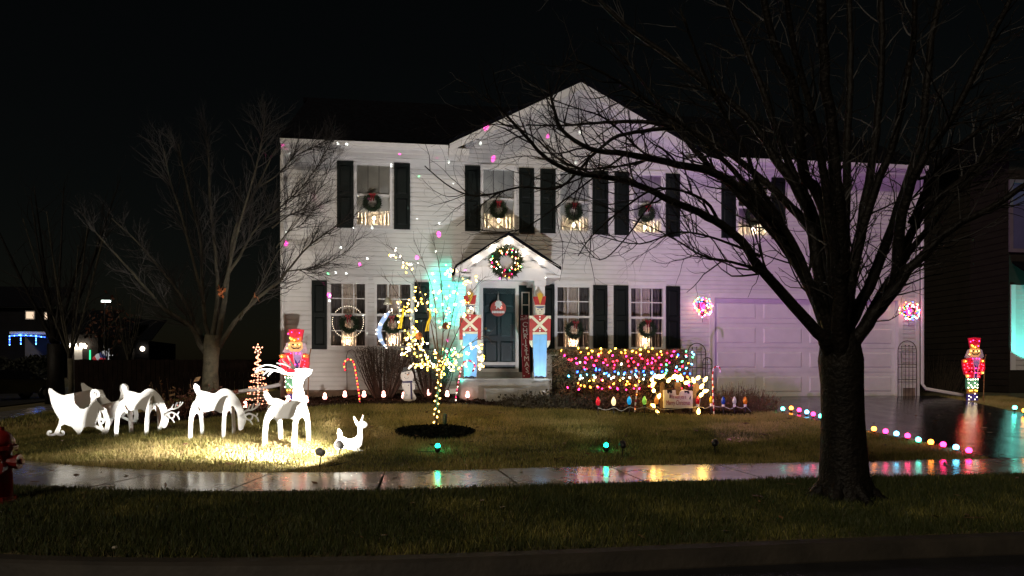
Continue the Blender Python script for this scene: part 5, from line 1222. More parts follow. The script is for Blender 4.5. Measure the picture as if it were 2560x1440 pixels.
# vertical greeting sign
SY = D-.35; p = at(*S(905, 1140), SY); t = thing('greeting_sign', (p.x, SY, STZ), 'tall narrow red CHRISTMAS sign standing beside the front door', 'sign')
MB().ext([at(*S(x, y), SY) for x, y in ((842, 405), (935, 405), (957, 1158), (866, 1158))], (0, .02, 0)).obj('board', mat('sign_red', (.22, .012, .02), .5, .15, 6), t)
for k, (ch, y) in enumerate(zip('CHRISTMAS', (520, 590, 655, 722, 786, 850, 915, 982, 1048))):
    pos = at(*S(893+k*3.2, y), SY-.004); o = link('letter', text_mesh(ch, .165, 'letter', .002, mat_=M_white), t, pos-wpos(t)); o.rotation_euler = (0, math.radians(-2), 0)
pos = at(*S(890, 450), SY-.004); o = link('lettering', text_mesh('MERRY', .065, 'lettering', .002, mat_=M_white), t, pos-wpos(t)); o.rotation_euler = (0, math.radians(-14), 0)
for x, y in ((860, 425), (908, 420), (925, 630), (872, 748), (930, 865), (885, 1115), (938, 1085), (925, 500)): 
    c = at(*S(x, y), SY-.003); MB().ball(c, .016, 6, 3).obj('snow_dot', M_white, t)
# ornament on the door
c = at(1245.5, 771, D-.10); t = thing('door_ornament', c, 'round red ornament plaque with white bow hanging on the dark door', 'door hanger')
Ro = .182
MB().lathe([(Ro, 0), (Ro, .012), (.001, .013)], 32, c, 'y').obj('disc', mat('ornament_red', (.40, .05, .035), .5, .15, 8), t)
mb = MB()
for k in range(8): x = -.13+k*.037; mb.ext([c+Vector((x+.0175*math.cos(q), -.016, -.085+.030*math.sin(q))) for q in np.linspace(0, 6.283, 10, endpoint=False)], (0, .012, 0))
mb.obj('white_band', M_white, t)
mb = MB()
for k in range(9):
    a = k*2*math.pi/9; ctr = c+Vector((.045*math.cos(a), -.028-.002*k, .095+.045*math.sin(a))); u = Vector((math.cos(a), 0, math.sin(a))); v = Vector((-math.sin(a), -.2, math.cos(a)))
    mb.ext([ctr+u*.045*math.cos(q)+v*.026*math.sin(q) for q in np.linspace(0, 6.283, 9, endpoint=False)], (0, -.004, 0))
mb.ball(c+Vector((0, -.05, .095)), .022, 8, 5)
for sx in (-.03, .02): mb.ext([c+Vector((sx-.012, -.026, .06)), c+Vector((sx+.016, -.026, .06)), c+Vector((sx*1.6+.02, -.026, -.015)), c+Vector((sx*1.6-.012, -.026, -.01))], (0, -.004, 0))
mb.obj('bow', M_white, t)
MB().tube([c+Vector((-.012, 0, Ro)), c+Vector((0, 0, .40)), c+Vector((.012, 0, Ro))], .006, 4).obj('hanger', M_wire, t)
# ---- snowman
def SNp(x, y): return (640+x/3.273, 760+y/3.273)
SYN = 15.05; p = at(*SNp(1245, 785), SYN); b = on(p.x, SYN); t = thing('snowman', b, 'flat wooden snowman cut-out in the bed between the two bare shrubs', 'snowman')
M_snow = mat('snow_paint', (.74, .68, .66), .6, .06, 6)
for nm, pl in (('head', circ(1237, 590, 54, 18)), ('body', [(1200,640),(1280,640),(1302,680),(1278,712),(1215,712),(1198,680)]), ('lower_body', [(1215,705),(1278,705),(1292,730),(1312,765),(1290,792),(1215,792),(1200,770),(1210,730)])):
    dy = {'head': .0, 'body': .012, 'lower_body': .024}[nm]
    MB().ext(catmull([at(*SNp(x, y), SYN+dy) for x, y in pl], 2, True), (0, .011, 0)).obj(nm, M_snow, t)
MB().ext([at(*SNp(x, y), SYN-.012) for x, y in [(1190,548),(1270,530),(1272,542),(1192,560)]], (0, .012, 0)).obj('hat_brim', M_black, t); MB().ext([at(*SNp(x, y), SYN-.011) for x, y in [(1205,545),(1203,520),(1250,512),(1256,534)]], (0, .012, 0)).obj('hat', M_black, t)
for k, (x, y, r) in enumerate(((1222,567,5), (1250,565,5), (1215,600,3), (1224,607,3), (1236,608,3), (1246,604,3))): MB().ext([at(*SNp(a, b_), SYN-.005) for a, b_ in circ(x, y, r)], (0, .005, 0)).obj('eye' if k < 2 else 'mouth_dot', M_black, t)
MB().ext([at(*SNp(x, y), SYN-.012) for x, y in [(1235,575),(1260,572),(1238,584)]], (0, .012, 0)).obj('nose', mat('carrot', (.6, .2, .05), .6, .1, 8), t)
MB().ext([at(*SNp(x, y), SYN-.010) for x, y in [(1198,632),(1280,628),(1282,640),(1275,642),(1280,780),(1266,782),(1262,645),(1200,645)]], (0, .01, 0)).obj('scarf', mat('navy_scarf', (.05, .04, .12), .7, .2, 9), t)
for x, y in ((1248, 665), (1235, 745)): MB().ext([at(*SNp(a, b_), SYN-.004+(.012 if y < 700 else .024)) for a, b_ in circ(x, y, 4)], (0, .004, 0)).obj('button', M_black, t)
# ---- candy canes
M_cr, M_cw = mat('cane_red', (.42, .02, .02), .4, .1, 8), mat('cane_white', (.75, .68, .62), .4, .05, 8)
CAN = [([(899,994),(894,960),(890,935),(885,908),(878,900),(870,898.5),(862.5,904),(860,914),(864,928)], 15.0, .026, 'lit orange red candy cane leaning by the left bare shrub', ['orange', 'red'], .55, 22),
       ([(1139,995),(1146,955),(1153,920),(1160,906),(1171,901),(1182,906),(1187,915),(1182,929)], 14.9, .024, 'candy cane with faint lights at the left end of the porch', ['pink', 'white'], .22, 18),
       ([(1586,1040),(1589,1005),(1593,970),(1598,938),(1596,926),(1589,920),(1581,925),(1579,935)], 13.85, .02, 'candy cane in front of the net lit hedge', ['orange'], .35, 4),
       ([(1785,1040),(1783.5,1005),(1782,970),(1782,934),(1785,921),(1793,915),(1800,921),(1800,931)], 13.85, .02, 'unlit candy cane before the garage door corner', ['orange'], .3, 1)]
for px, Y, r, lab, cols, k_, nb_ in CAN:
    pts = catmull([at(x, y, Y) for x, y in px], 8); b = Vector((pts[0].x, Y, G(pts[0].x, Y))); pts[0].z = b.z-.03
    t = thing('candy_cane', b, lab, 'candy cane', 'candy canes in the front beds')
    # resample evenly so the stripes keep one width
    L = [0]
    for a, c in zip(pts, pts[1:]): L.append(L[-1]+(c-a).length)
    n = int(L[-1]/.03); ev = []
    for i in range(n+1):
        s = L[-1]*i/n; j = min(int(np.searchsorted(L, s, side='right'))-1, len(pts)-2); ev.append(pts[j].lerp(pts[j+1], (s-L[j])/(L[j+1]-L[j]+1e-9)))
    MB().tube(ev, r*.75, 8, stripes=[0, 0, 1, 1]).obj('cane', [M_cr, M_cw], t, smooth=True)
    for i in range(nb_):
        bulb(t, ev[int((i+.5)/nb_*n)]+Vector((0, -r*.9, 0)), cols[i % len(cols)], .011, k_, 'ball')
# ---- pink path lights along the bed
PL = [(447,1018),(613,1011),(721,996),(766,998),(812,990),(862,985),(910,985),(959,985),(1009,988),(1072,981),(1118,984),(1169,986),(1217,986)]
MBk = MB(); MBk.lathe([(.028, -.062), (.040, -.045), (.044, -.02), (.030, .005), (.028, .015), (.032, .035), (.022, .058), (.001, .068)], 12); santa = MBk.mesh('lamp_shade', glow('pink_white_shade', (1, .40, .32), 9.0), True)
stk = MB().tube([(0, 0, -.06), (0, 0, -.25)], .009, 6).mesh('stake', M_black)
near = ['near the grazing reindeer by the sleigh', 'below the spiral light tree', 'hidden partly by the standing reindeer', 'right of the standing reindeer', 'below the first lower window', 'left of the lit candy cane', 'right of the lit candy cane', 'below the first bare shrub', 'left of the snowman', 'right of the snowman', 'left of the porch candy cane', 'in front of the porch base', 'beside the porch step']
for i, (x, y) in enumerate(PL):
    p = gnd(x, y+17); dd = p.x*cS+p.y*cC; q = pd(x, y, dd)
    t = thing('path_light', q, 'glowing pinkish path light '+near[i], 'path light', 'pink path lights along the flower bed')
    link('lamp_shade', santa, t); o = link('stake', stk, t); o.scale = (1, 1, max(.3, (q.z-p.z)/.2))
# ---- big coloured bulbs on stakes
JB = [(1495,1006,'red',.16,'red','left of all the big stake bulbs'),(1534,1006,'orange',.9,'white and orange','between the red and the blue one'),(1573,1004,'cyan',.14,'bright blue','left of the front candy cane'),(1611,1004,'green',.08,'pale green','right of the front candy cane'),(1641,1003,'orange',.25,'orange','left of the white greeting sign'),(1744,1004,'red',.035,'dim red','right of the white greeting sign'),(1778,1002,'yellow',.03,'dim yellow','touching the garage side candy cane'),(1808,1004,'blue',.016,'dark blue','in the dry clump'),(1836,1004,'white',.009,'dim white','in the dry clump'),(1863,1004,'orange',.03,'dim orange red','rightmost of its row')]
prev = None
tcord = thing('cord', gnd(1500, 1030)+UP*.1, 'thin white cord linking the big coloured bulbs', 'cord'); cp = []
for i, (x, y, c, k_, nm, wh) in enumerate(JB):
    p = gnd(x, 1040) if i < 5 else gnd(x, 1037); dd = p.x*cS+p.y*cC; q = pd(x, y, dd)
    t = thing('giant_bulb', q, 'large %s bulb on a stake %s' % (nm, wh), 'light bulb', 'big coloured bulbs on stakes')
    r = .05
    jc = {'red': (.5, .008, .02), 'orange': (.7, .2, .02), 'cyan': (.01, .30, .6), 'green': (.22, .5, .06), 'yellow': (.6, .42, .02), 'blue': (.01, .05, .35), 'white': (.5, .5, .46)}[c]
    if nm.startswith('white'): jc = (.95, .62, .3)
    jm = mat('bulb_plastic_%d' % i, jc, .12, .35, 9, coat=1.0, emit=2.4 if nm.startswith('white') else (.95 if i < 5 else .16))
    mb_ = MB(); mb_.lathe([(r*.45, -r*1.2), (r*.82, -r*.4), (r*.9, .25*r), (r*.7, r*1.1), (r*.34, r*1.8), (.001, r*2.2)], 12, mi=0); me_ = mb_.mesh('bulb', jm, True)
    link('bulb', me_, t); MB().lathe([(.03, -.105), (.03, -.06), (.026, -.055)], 10, q).obj('socket', M_trim if i > 4 else M_black, t); MB().tube([q-UP*.1, p-UP*.02], .009, 5).obj('stake', M_black, t)
    cp += [q-UP*.1+Vector((0, -.03, 0)), q-UP*random.uniform(.11, .17)+Vector((.14, -.04, 0))]
MB().tube(catmull(cp[:-1]+[gnd(1878, 1034)+UP*.03], 3), .006, 4).obj('wire', M_wire, tcord)
# ---- driveway edge lights
DLT = [(1957,1022,'teal'),(1978,1020,'orange'),(1998,1025,'pink'),(2017,1030,'cyan'),(2033,1035,'pink'),(2052,1040,'teal'),(2080,1048,'orange'),(2106,1054,'red'),(2132,1061,'cyan'),(2158,1067,'teal'),(2185,1072,'orange'),(2214,1078,'pink'),(2241,1084,'cyan'),(2269,1089,'pink'),(2296,1099,'teal'),(2327,1105,'orange'),(2358,1111,'pink'),(2390,1118,'cyan'),(2422,1126,'pink')]
names = {'teal': 'green', 'orange': 'orange', 'pink': 'pink', 'cyan': 'blue', 'red': 'red'}; seen = {}
cp = []; sh = MB().lathe([(.022, -.075), (.024, -.035), (.02, -.03)], 8).mesh('socket', M_black)
for i, (x, y, c) in enumerate(DLT):
    p = gnd(x, y+12); dd = p.x*cS+p.y*cC; q = pd(x, y, dd); seen[c] = seen.get(c, 0)+1
    t = thing('path_light', q, 'round %s path light on the lawn edge, %s %s one counted from the garage' % (names[c], ORD[seen[c]-1], names[c]), 'path light', 'coloured path lights along the driveway')
    link('bulb', bulb_mesh(c, .044, .8, 'ball'), t); link('socket', sh, t); MB().tube([q-UP*.07, p-UP*.03], .006, 5).obj('stake', M_black, t)
    cp.append(p+UP*.025)
tcord = thing('cord', cp[9], 'dark cord running between the driveway path lights', 'cord'); MB().tube(cp, .004, 4).obj('wire', M_gwire, tcord)
for x, y, c, nm in ((2537, 1019, 'teal', 'green'), (2561, 1026, 'orange', 'orange')):
    p = gnd(x, y+14); dd = p.x*cS+p.y*cC; q = pd(x, y, dd); t = thing('path_light', q, 'round %s path light at the far right driveway edge' % nm, 'path light', 'coloured path lights along the driveway')
    link('bulb', bulb_mesh(c, .046, .8, 'ball'), t); link('socket', sh, t); MB().tube([q-UP*.07, p-UP*.03], .006, 5).obj('stake', M_black, t)
# ---- reindeer-head board with the greeting
def V5(x, y): return (1600+x*200/2215, 920+y*130/1440)
GY = 14.0; p = gnd(1695, 1036); GY = p.y
t = thing('greeting_board', p, 'white We wish you a Merry Christmas sign on a brown cut-out ringed by warm bulbs', 'sign')
M_brn = mat('brown_plywood', (.10, .055, .025), .7, .3, 6)
for dy, pl in ((.03, [(560,600),(560,430),(600,390),(640,400),(660,440),(680,600),(700,1330),(560,1330)]), (.052, [(960,600),(960,420),(1010,380),(1090,380),(1140,420),(1150,600),(1150,1330),(960,1330)]), (.074, [(1460,600),(1470,440),(1540,400),(1620,430),(1640,600),(1560,700),(1560,1330),(1460,1330)])):
    MB().ext([at(*V5(x, y), GY+dy) for x, y in pl], (0, .018, 0)).obj('reindeer_cutout', M_brn, t)
MB().ext([at(*V5(x, y), GY) for x, y in [(645,610),(760,610),(985,615),(1000,740),(1040,760),(1085,750),(1110,660),(1160,615),(1250,600),(1462,640),(1462,1110),(655,1110)]], (0, .02, 0)).obj('board', mat('sign_cream', (.72, .66, .58), .5, .06, 6), t)
for pl in ([(755,610),(885,610),(890,690),(850,705),(820,660),(790,705),(755,690)], [(1230,630),(1360,630),(1370,700),(1330,715),(1300,670),(1240,690)]):
    MB().ext([at(*V5(x, y), GY-.008) for x, y in pl], (0, .007, 0)).obj('hoof', M_black, t)
M_sgn = mat('sign_red_paint', (.30, .02, .015), .5, .1, 6)
for s_, x, y, sz in (('We wish you a', 1060, 800, .115), ('Merry Christmas', 1060, 965, .135)):
    pos = at(*V5(x, y), GY-.002); me_ = text_mesh(s_, sz, 'lettering', .002, mat_=M_sgn)
    wv = [v.co.x for v in me_.vertices]; want = (at(*V5(1400, y), GY)-at(*V5(740, y), GY)).x*(1 if 'M' in s_ else .66); k_ = want/(max(wv)-min(wv))
    o = link('lettering', me_, t, pos-wpos(t)); o.scale = (k_, 1, 1.0)
for pl in ([(820,750),(835,720),(850,800),(835,850),(815,820)], [(1375,870),(1370,830),(1415,765),(1405,830),(1390,880)]):
    MB().ext([at(*V5(x, y), GY-.004) for x, y in pl], (0, .003, 0)).obj('candle_mark', M_black, t)
for s in (700, 1400): MB().tube([at(*V5(s, 1090), GY+.028), Vector((at(*V5(s, 1100), GY).x, GY+.028, G(at(*V5(s, 1100), GY).x, GY)-.03))], .012, 5).obj('stake', M_black, t)
t2 = thing('string_lights', p+UP*.4, 'warm white globe bulbs strung round the greeting board', 'string lights')
GBL = [(330,330),(350,470),(380,630),(510,800),(390,1050),(490,1250),(480,240),(610,230),(790,350),(930,250),(1050,290),(1150,310),(1280,410),(1490,360),(1600,280),(1800,330),(1700,520),(1800,640),(1690,750),(1620,1220),(545,260),(1000,240)]
order = [5,4,3,2,1,0,6,20,7,8,9,21,10,11,12,13,14,15,16,17,18,19]
for x, y in GBL: bulb(t2, at(*V5(x, y), GY-.03), 'warm', .034, .8, 'c9', rrot())
MB().tube(catmull([at(*V5(*GBL[k]), GY-.012) for k in order], 2), .004, 4).obj('cord', M_wire, t2)
# ---- trellises
def trellis(x0, x1, ytop, ybot, Y, hor, nv_, label):
    a, b_ = at(x0, ybot, Y), at(x1, ybot, Y); zt = at((x0+x1)/2, ytop, Y).z; r = (b_.x-a.x)/2; cx = (a.x+b_.x)/2; zb = G(cx, Y)-.02
    t = thing('trellis', (cx, Y, zb+.02), label, 'trellis', 'arched iron trellises by the garage')
    arc = [Vector((a.x, Y, zb))]+[Vector((cx-r*math.cos(q), Y, zt-r+r*math.sin(q))) for q in np.linspace(0, math.pi, 13)]+[Vector((b_.x, Y, zb))]
    MB().tube(arc, .010, 5).obj('frame', M_iron, t)
    for y in hor: z = at(cx and (x0+x1)/2, y, Y).z; MB().tube([(a.x, Y-.002, z), (b_.x, Y-.002, z)], .007, 4).obj('crossbar', M_iron, t)
    for i in range(nv_):
        x = a.x+(i+1)*(b_.x-a.x)/(nv_+1); h = math.sqrt(max(0, r*r-(x-cx)**2)); z1 = zt-r+h*.55
        m_ = MB(); m_.tube([(x, Y+.003, zb), (x, Y+.003, z1)], .006, 4); m_.ball((x, Y+.003, z1), .016, 6, 4); m_.obj('upright', M_iron, t)
trellis(1720, 1764, 858, 985, 16.45, (880, 887, 919, 945), 3, 'taller arched iron trellis behind the right end of the lit hedge')
trellis(1757, 1780, 894, 985, 16.2, (911, 922, 950), 1, 'small arched iron trellis left of the garage door')
trellis(2245, 2291, 852, 978, 16.72, (872, 880, 911, 918, 949, 955), 4, 'arched iron trellis right of the garage door')
# shepherd hook behind the first candy cane
p = at(868, 990, 15.6); b = on(p.x, 15.6); t = thing('shepherd_hook', b, 'thin wire garden hook against the wall left of the first bare shrub', 'garden hook')
MB().tube([b]+[at(x, y, 15.6) for x, y in ((867, 930), (866, 890), (870, 878), (880, 874), (888, 880), (889, 892))], .006, 5).obj('rod', M_iron, t)
# ---- fire hydrant
b = gnd(4, 1256); t = thing('fire_hydrant', b, 'dark red fire hydrant at the left edge beside the pavement', 'hydrant')
M_hyd = mat('hydrant_red', (.19, .012, .01), .28, .25, 9, .15, 40, coat=.4)
z = b.z; k_ = (b.x*cS+b.y*cC)/FPX
MB().lathe([(.15, 0), (.15, .03), (.105, .035), (.10, .06)], 18, b).obj('base_flange', M_hyd, t, smooth=False)
MB().lathe([(.098, .055), (.092, .5), (.105, .52)], 18, b).obj('barrel', M_hyd, t, smooth=True)
MB().lathe([(.14, .52), (.14, .555), (.115, .56)], 18, b).obj('top_flange', M_hyd, t)
MB().lathe([(.12, .56), (.11, .62), (.075, .68), (.035, .705), (.03, .71)], 18, b).obj('bonnet', M_hyd, t, smooth=True)
MB().lathe([(.025, .705), (.025, .745)], 5, b).obj('operating_nut', M_hyd, t)
for s in (-1, 1):
    mb = MB(); mb.lathe([(.065, .0), (.065, .13), (.075, .13), (.075, .165), (.03, .17), (.03, .2)], 12, (0, 0, 0), 'x'); mb.v = [(b.x+s*v[0], b.y+v[1], b.z+.40+v[2]) for v in mb.v]; mb.obj('hose_cap', M_hyd, t)
mb = MB(); mb.lathe([(.085, .0), (.085, .13), (.095, .13), (.095, .165), (.03, .17), (.03, .2)], 14, (0, 0, 0), 'x'); mb.v = [(b.x+v[1], b.y-v[0], b.z+.36+v[2]) for v in mb.v]; mb.obj('pumper_cap', M_hyd, t)
for k in range(8):
    a = k*math.pi/4+.2; q = b+Vector((.125*math.cos(a), .125*math.sin(a), .54)); MB().lathe([(.014, -.035), (.014, .035)], 6, q).obj('bolt', M_hyd, t)
for k in range(6):
    a = k*math.pi/3; q = b+Vector((.13*math.cos(a), .13*math.sin(a), .035)); MB().lathe([(.014, -.0), (.014, .025)], 6, q).obj('bolt', M_hyd, t)
# twig and litter on the verge
q = gnd(120, 1231); t = thing('fallen_twig', q+UP*.03, 'pale fallen stick on the verge right of the hydrant', 'stick'); MB().tube([gnd(104, 1232)+UP*.05, gnd(122, 1229)+UP*.06, gnd(150, 1228)+UP*.05], .006, 5).obj('stick', mat('pale_wood', (.5, .47, .42), .7, .2, 9), t)
q = gnd(287, 1379); t = tag(MB().ball(q+UP*.03, .022, 7, 4, sz=.6).obj('stone', mat('pale_stone', (.4, .36, .28), .8, .2, 20), loc=q), 'small pale stone at the kerb edge of the verge', 'stone')
# ---- fence between house and side street
fA, fB = at(186, 940, 24.0), at(700, 940, 24.0)
fn = thing('wooden_fence', on((fA.x+fB.x)/2, 24), 'long dark brown wooden privacy fence left of the white house', 'fence')
M_fence = mat('dark_fence_wood', (.012, .0075, .006), .9, .4, 4, .5, 30, spec=.05)
nb_ = 44
for k in range(nb_):
    x0 = fA.x+(fB.x-fA.x)*k/nb_; x1 = fA.x+(fB.x-fA.x)*(k+1)/nb_-.012; zt = at(186+514*k/nb_, 899, 24).z+random.uniform(-.012, .012)
    MB().box((x0, 24+random.uniform(-.004, .004), G(x0, 24)-.05), (x1, 24.025, zt)).obj('board', M_fence, fn)
for f in (.3, .8): MB().box((fA.x, 24.03, 1.0+.75*f), (fB.x, 24.07, 1.09+.75*f)).obj('rail', M_fence, fn)
# ---- neighbouring house at the right
NX = at(2524, 800, 18.6).x; nb = thing('neighbour_house', on(NX, 18.6), 'dark neighbouring house with a teal lit front corner at the right edge', 'house')
M_nsid = mat('shaded_siding', (.024, .020, .016), .8, .12, 3, spec=.1)  # side wall siding darkened: its shade is put into the colour
M_nlit = mat('lit_siding', (.62, .60, .58), .6, .08, 3)  # bright copy of the siding, painted where the front is lit
nz0 = .6; nz1 = at(2500, 395, 19.6).z
MB().box((NX, 18.62, nz0), (NX+9, 30, nz1)).obj('wall', M_nsid, nb)
for k in range(38):
    z = nz0+.15+k*(nz1-nz0-.2)/38; h_ = (nz1-nz0-.2)/38
    MB().add([(NX-.016, 18.63, z), (NX-.016, 29.9, z), (NX-.003, 29.9, z+h_), (NX-.003, 18.63, z+h_)], [(0, 1, 2, 3)]).obj('siding_board', M_nsid, nb)
MB().ext([(NX-.4, 18.2, nz1), (NX+4.5, 18.2, nz1+2.6), (NX+9.5, 18.2, nz1), (NX+9.5, 18.2, nz1-.15), (NX-.4, 18.2, nz1-.15)], (0, 12.4, 0)).obj('roof', M_roof, nb)
WZ0, WZ1 = at(2540, 925, 18.6).z, at(2540, 712, 18.6).z; BX = at(2527, 800, 18.6).x
MB().box((BX, 18.585, WZ0), (BX+.14, 18.62, WZ1)).obj('corner_board', M_trim, nb)
for k in range(17):
    h_ = (WZ1-WZ0)/17; z = WZ0+k*h_; MB().add([(BX+.145, 18.60, z), (BX+5.9, 18.60, z), (BX+5.9, 18.615, z+h_), (BX+.145, 18.615, z+h_), (BX+.145, 18.619, z), (BX+5.9, 18.619, z)], [(0, 1, 2, 3), (0, 4, 5, 1)]).obj('siding_board', M_nlit, nb)
MB().ext([(BX+.05, 18.1, WZ1+.25), (BX+6.2, 18.1, WZ1+.25), (BX+6.2, 18.61, WZ1+.6), (BX+.05, 18.61, WZ1+.6)], (0, 0, .06)).obj('bay_roof', M_roof, nb)
a, c_ = at(2519, 448, 18.58), at(2600, 632, 18.58)
nwn = MB().box((a.x+.06, 18.56, c_.z), (a.x+.16, 18.615, a.z)).box((a.x+.16, 18.56, c_.z), (c_.x, 18.612, c_.z+.1)).box((a.x+.16, 18.56, a.z-.1), (c_.x, 18.612, a.z)).obj('window', mat('dim_frame', (.16, .13, .16), .6, .1, 4), nb)
MB().box((a.x+.16, 18.58, c_.z+.1), (c_.x, 18.60, a.z-.1)).obj('pane', mat('bluish_pane', (.10, .10, .2), .1, .1, 3), nwn)
p = on(NX+.9, 17.3); t = thing('spotlight', p, 'teal garden spotlight shining on the neighbouring house corner', 'spotlight'); q = p+UP*.15; d = (Vector((BX+.6, 18.6, 2.6))-q).normalized()
cone_fixture(t, q, d, .05, .1, M_black, glow('teal_lens', (.05, 1, .8), 8), base=p); spot(t, q+d*.03, (BX+.5, 18.6, at(2550, 770, 18.6).z), 420, (.12, 1, .85), 58, .12)
# ---- street scene far left
def far_house(px0, px1, pyt, pyb, Y, label, m, roof=True, name='far_house'):
    a, b_ = at(px0, pyb, Y), at(px1, pyt, Y); z0 = G(a.x, Y)-.2
    t = thing(name, (a.x, Y, z0+.2), label, 'house'); MB().box((a.x, Y, z0), (b_.x, Y+9, b_.z)).obj('wall', m, t)
    if roof: 
        w_ = b_.x-a.x; MB().ext([(a.x-.4, Y-.4, b_.z), (b_.x+.4, Y-.4, b_.z), (b_.x+.4, Y+4.5, b_.z+2.4), (a.x-.4, Y+4.5, b_.z+2.4)], (0, 0, .12)).obj('roof', M_roof, t)
    return t
M_dkw = mat('dark_house_wall', (.012, .012, .014), .8, .2, 1, spec=.03)
Y = 78; h1 = far_house(-60, 128, 770, 905, Y, 'far dark house with a porch outlined in blue lights', M_dkw)
for x0, x1, y0, y1 in ((66, 84, 780, 796), (113, 128, 783, 797)):
    a, c_ = at(x0, y1, Y-.1), at(x1, y0, Y-.1); wf = MB().box((a.x-.1, Y-.1, a.z-.1), (c_.x+.1, Y-.001, c_.z+.1)).obj('window', M_trim, h1); MB().box((a.x, Y-.14, a.z), (c_.x, Y-.101, c_.z)).obj('pane', glow('lit_far_window', (1, .72, .5), 1.1), wf)
a, c_ = at(24, 862, Y-3), at(118, 836, Y-3)
po = MB().box((a.x, Y-3, c_.z), (c_.x, Y-.001, c_.z+.25)).obj('porch_roof', M_trim, h1)
MB().box((a.x, Y-.2, a.z-1.2), (c_.x, Y-.15, c_.z)).obj('porch_wall', mat('porch_grey', (.12, .12, .14), .7, .1, 3), h1)
t = thing('string_lights', (a.x, Y-3.1, a.z), 'blue string lights outlining the far porch', 'string lights')
M_blueb = glow('far_blue', (.03, .10, 1), 9)
pts = [(24, 862), (24, 840), (52, 838), (52, 860), (52, 838), (90, 840), (90, 860), (90, 840), (116, 843)]
for (x0, y0), (x1, y1) in zip(pts, pts[1:]):
    n = max(2, int(math.hypot(x1-x0, y1-y0)/4))
    for k in range(n):
        q = at(x0+(x1-x0)*k/n, y0+(y1-y0)*k/n+random.uniform(-.7, .7), Y-3.15); key = ('fb', k % 3)
        if key not in BM: BM[key] = MB().ball((0, 0, 0), .055, 6, 4).mesh('bulb', M_blueb if k % 3 else glow('far_cyan', (.15, .5, 1), 8))
        link('bulb', BM[key], t, q-wpos(t))
MB().tube([at(x, y, Y-3.1) for x, y in pts], .012, 3).obj('cord', M_gwire, t)
Y = 72; h2 = far_house(168, 245, 835, 905, Y, 'far house with a brightly lit garage front', mat('grey_far_wall', (.05, .046, .045), .8, .2, 1, spec=.03), True)
for x in (178, 188, 203, 213):
    q = at(x, 865, Y-.3); MB().lathe([(.10, -.2), (.16, 0), (.10, .25)], 8, q).obj('lamp', glow('far_lamp', (1, .86, .66), 10), h2)
MB().box(at(186, 905, Y-.06), at(206, 868, Y-.002)).obj('garage_door', M_trim, h2)
Y = 80; h3 = far_house(262, 305, 850, 905, Y, 'far bluish house with one warm porch lamp', mat('blue_wall', (.03, .04, .08), .8, .2, 1, spec=.03), True)
q = at(292, 868, Y-.3); MB().ball(q, .22, 8, 5).obj('lamp', glow('far_lamp', (1, .86, .66), 10), h3); MB().box(at(274, 872, Y-.05), at(284, 862, Y-.002)).obj('window', glow('lit_far_window2', (1, .6, .25), .7), h3)
h4 = far_house(318, 372, 852, 905, Y+2, 'far dark house with a white lamp, half hidden by a bare tree', M_dkw, True)
q = at(356, 872, Y+1.7); MB().ball(q, .24, 8, 5).obj('lamp', glow('far_lamp', (1, .86, .66), 10), h4); MB().box(at(322, 880, Y+1.9), at(326, 870, Y+1.98)).obj('window', glow('lit_far_window', (1, .72, .5), 1.1), h4); MB().box(at(332, 888, Y+1.9), at(335, 882, Y+1.98)).obj('window', glow('lit_far_window', (1, .72, .5), 1.1), h4)
# street lamp
p = at(262, 905, 66); b = on(p.x, 66); q = at(265, 753, 66); t = thing('street_lamp', b, 'lit street lamp on a tall pole above the far houses', 'street lamp')
MB().tube([b, Vector((b.x, 66, q.z-.3)), Vector((b.x, 66, q.z+.1)), q+Vector((-.3, 0, .12))], [.1, .07, .06, .05], 6).obj('pole', M_black, t); MB().box(q+Vector((-.4, -.15, .06)), q+Vector((.4, .15, .16))).obj('head', M_black, t); MB().box(q+Vector((-.32, -.12, -.06)), q+Vector((.32, .12, .059))).obj('lens', glow('street_lens', (.85, 1, .92), 14), t)
# yard decorations far away
p = at(225, 900, 60); b = on(p.x, 60); t = thing('lit_post', b, 'green lit post in a far front yard', 'light post'); MB().tube([b, Vector((b.x, 60, at(225, 875, 60).z))], .06, 6).obj('post', glow('far_green', (.05, 1, .4), 1.3), t)
p = at(252, 897, 60); b = on(p.x, 60); t = thing('inflatable', b, 'low red white and blue inflatable figure in a far front yard', 'inflatable')
M_inf = [mat('inf_red', (.5, .03, .04), .6, .1, 4, emit=.35), mat('inf_white', (.55, .55, .6), .6, .1, 4, emit=.4), mat('inf_blue', (.05, .07, .25), .6, .1, 4, emit=.3)]
for k, (x, y, r, m_) in enumerate(((240, 897, .25, 0), (248, 893, .3, 1), (256, 889, .28, 2), (262, 884, .24, 1), (254, 898, .26, 0))): MB().ball(at(x, y, 60), r, 10, 6).obj('body', M_inf[m_], t, smooth=True)
p = at(270, 897, 60); b = on(p.x, 60); t = thing('sign_frame', b, 'white lit wooden frame in a far front yard', 'frame'); mb = MB(); M_fr = mat('lit_white', (.7, .7, .72), .5, .1, 4, emit=.45)
mb.tube([at(270, 898, 60), at(272, 872, 60)], .05, 4); mb.tube([at(270, 888, 60), at(282, 888, 60)], .04, 4); mb.tube([at(265, 898, 60), at(276, 898, 60)], .05, 4); mb.obj('bars', M_fr, t)
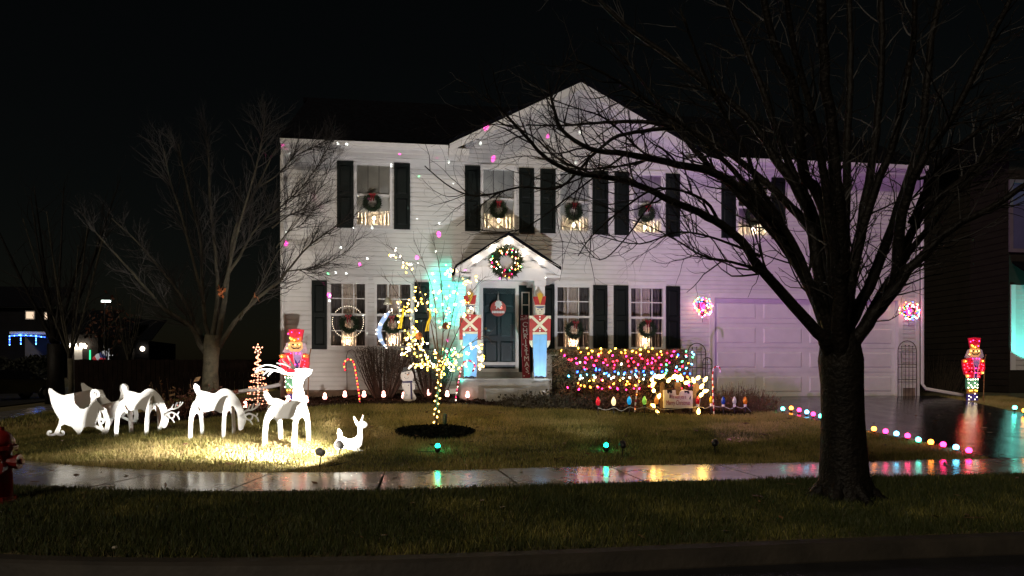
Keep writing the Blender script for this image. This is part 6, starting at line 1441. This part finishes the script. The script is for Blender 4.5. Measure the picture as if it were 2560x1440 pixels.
# parked dark car
def car(base, rz, label):
    t = thing('parked_car', base, label, 'car'); t.rotation_euler = (0, 0, rz)
    M_car = mat('black_car_paint', (.012, .013, .016), .15, .2, 3, coat=1.0); M_cg = mat('dark_car_glass', (.01, .012, .015), .05, .1, 3)
    prof = [(-2.2,.3),(-2.25,.62),(-2.1,.85),(-1.3,.92),(-.6,1.38),(.55,1.42),(1.45,.98),(2.05,.9),(2.25,.7),(2.25,.3)]
    def lo(mb, nm, m, sm=False): return link(nm, mb.mesh(nm, m, sm), t)
    mb = MB(); vs = []
    for x, z_ in prof:
        k_ = 1 if z_ < 1 else .82; vs.append((x, -.88*k_, z_))
    n = len(vs); mb.add(vs+[(x, -y, z_) for x, y, z_ in vs], [tuple(range(n)), tuple(reversed(range(n, 2*n)))]+[(i, (i+1) % n, n+(i+1) % n, n+i) for i in range(n)]); lo(mb, 'body', M_car)
    for s in (-1, 1):
        mb = MB(); mb.add([(-1.15, s*.875, .95), (-.58, s*.745, 1.32), (.5, s*.745, 1.36), (1.25, s*.875, .98)], [(0, 1, 2, 3)]); lo(mb, 'side_window', M_cg)
        for x in (-1.35, 1.4):
            mb = MB(); mb.lathe([(.2, -.1), (.31, -.1), (.33, -.06), (.33, .06), (.31, .1), (.2, .1)], 18, (x, s*.82, .32), 'y'); wh = lo(mb, 'wheel', M_black); mb = MB(); mb.lathe([(.2, -.105), (.05, -.12), (.05, .12), (.2, .105)], 12, (x, s*.82, .32), 'y'); r = link('rim', mb.mesh('rim', mat('alloy', (.4, .4, .42), .3, .1, 8, metal=1)), wh)
        mb = MB(); mb.box((-2.26, s*.72-.16, .62), (-2.2, s*.72+.16, .74)); lo(mb, 'headlight', mat('headlight_glass', (.5, .5, .55), .1, .1, 8)); mb = MB(); mb.box((-.75, s*.97-.09, .98), (-.6, s*.97+.09, 1.08)); lo(mb, 'wing_mirror', M_car)
    mb = MB(); mb.add([(-1.28, -.8, .94), (-1.28, .8, .94), (-.62, .68, 1.36), (-.62, -.68, 1.36)], [(0, 1, 2, 3)]); mb.v = [(x-.01, y, z_+.008) for x, y, z_ in mb.v]; lo(mb, 'windscreen', M_cg)
p = at(15, 985, 38); car(on(p.x, 38, .02), math.radians(180+55), 'dark parked car at the left edge on the side street')
# more far trees and yard hedges close the horizon on the left
def far_mass(px0, px1, pyt, Y, label):
    a, c_ = at(px0, pyt, Y), at(px1, pyt, Y); t = thing('hedge', on((a.x+c_.x)/2, Y), label, 'hedge'); lf = MB()
    def fn(): 
        x = random.uniform(a.x, c_.x); z0 = G(x, Y); return Vector((x, Y+random.uniform(0, 1.2), z0+(a.z-z0)*random.random()**.7*(1+.1*math.sin(x*1.7))))
    leafcloud(lf, 2500, fn, .22); stuff(lf.obj('leaves', mat('far_hedge', (.02, .022, .014), .9, .4, 2), t))
far_mass(-30, 120, 893, 62, 'dark far hedge below the blue lit porch')
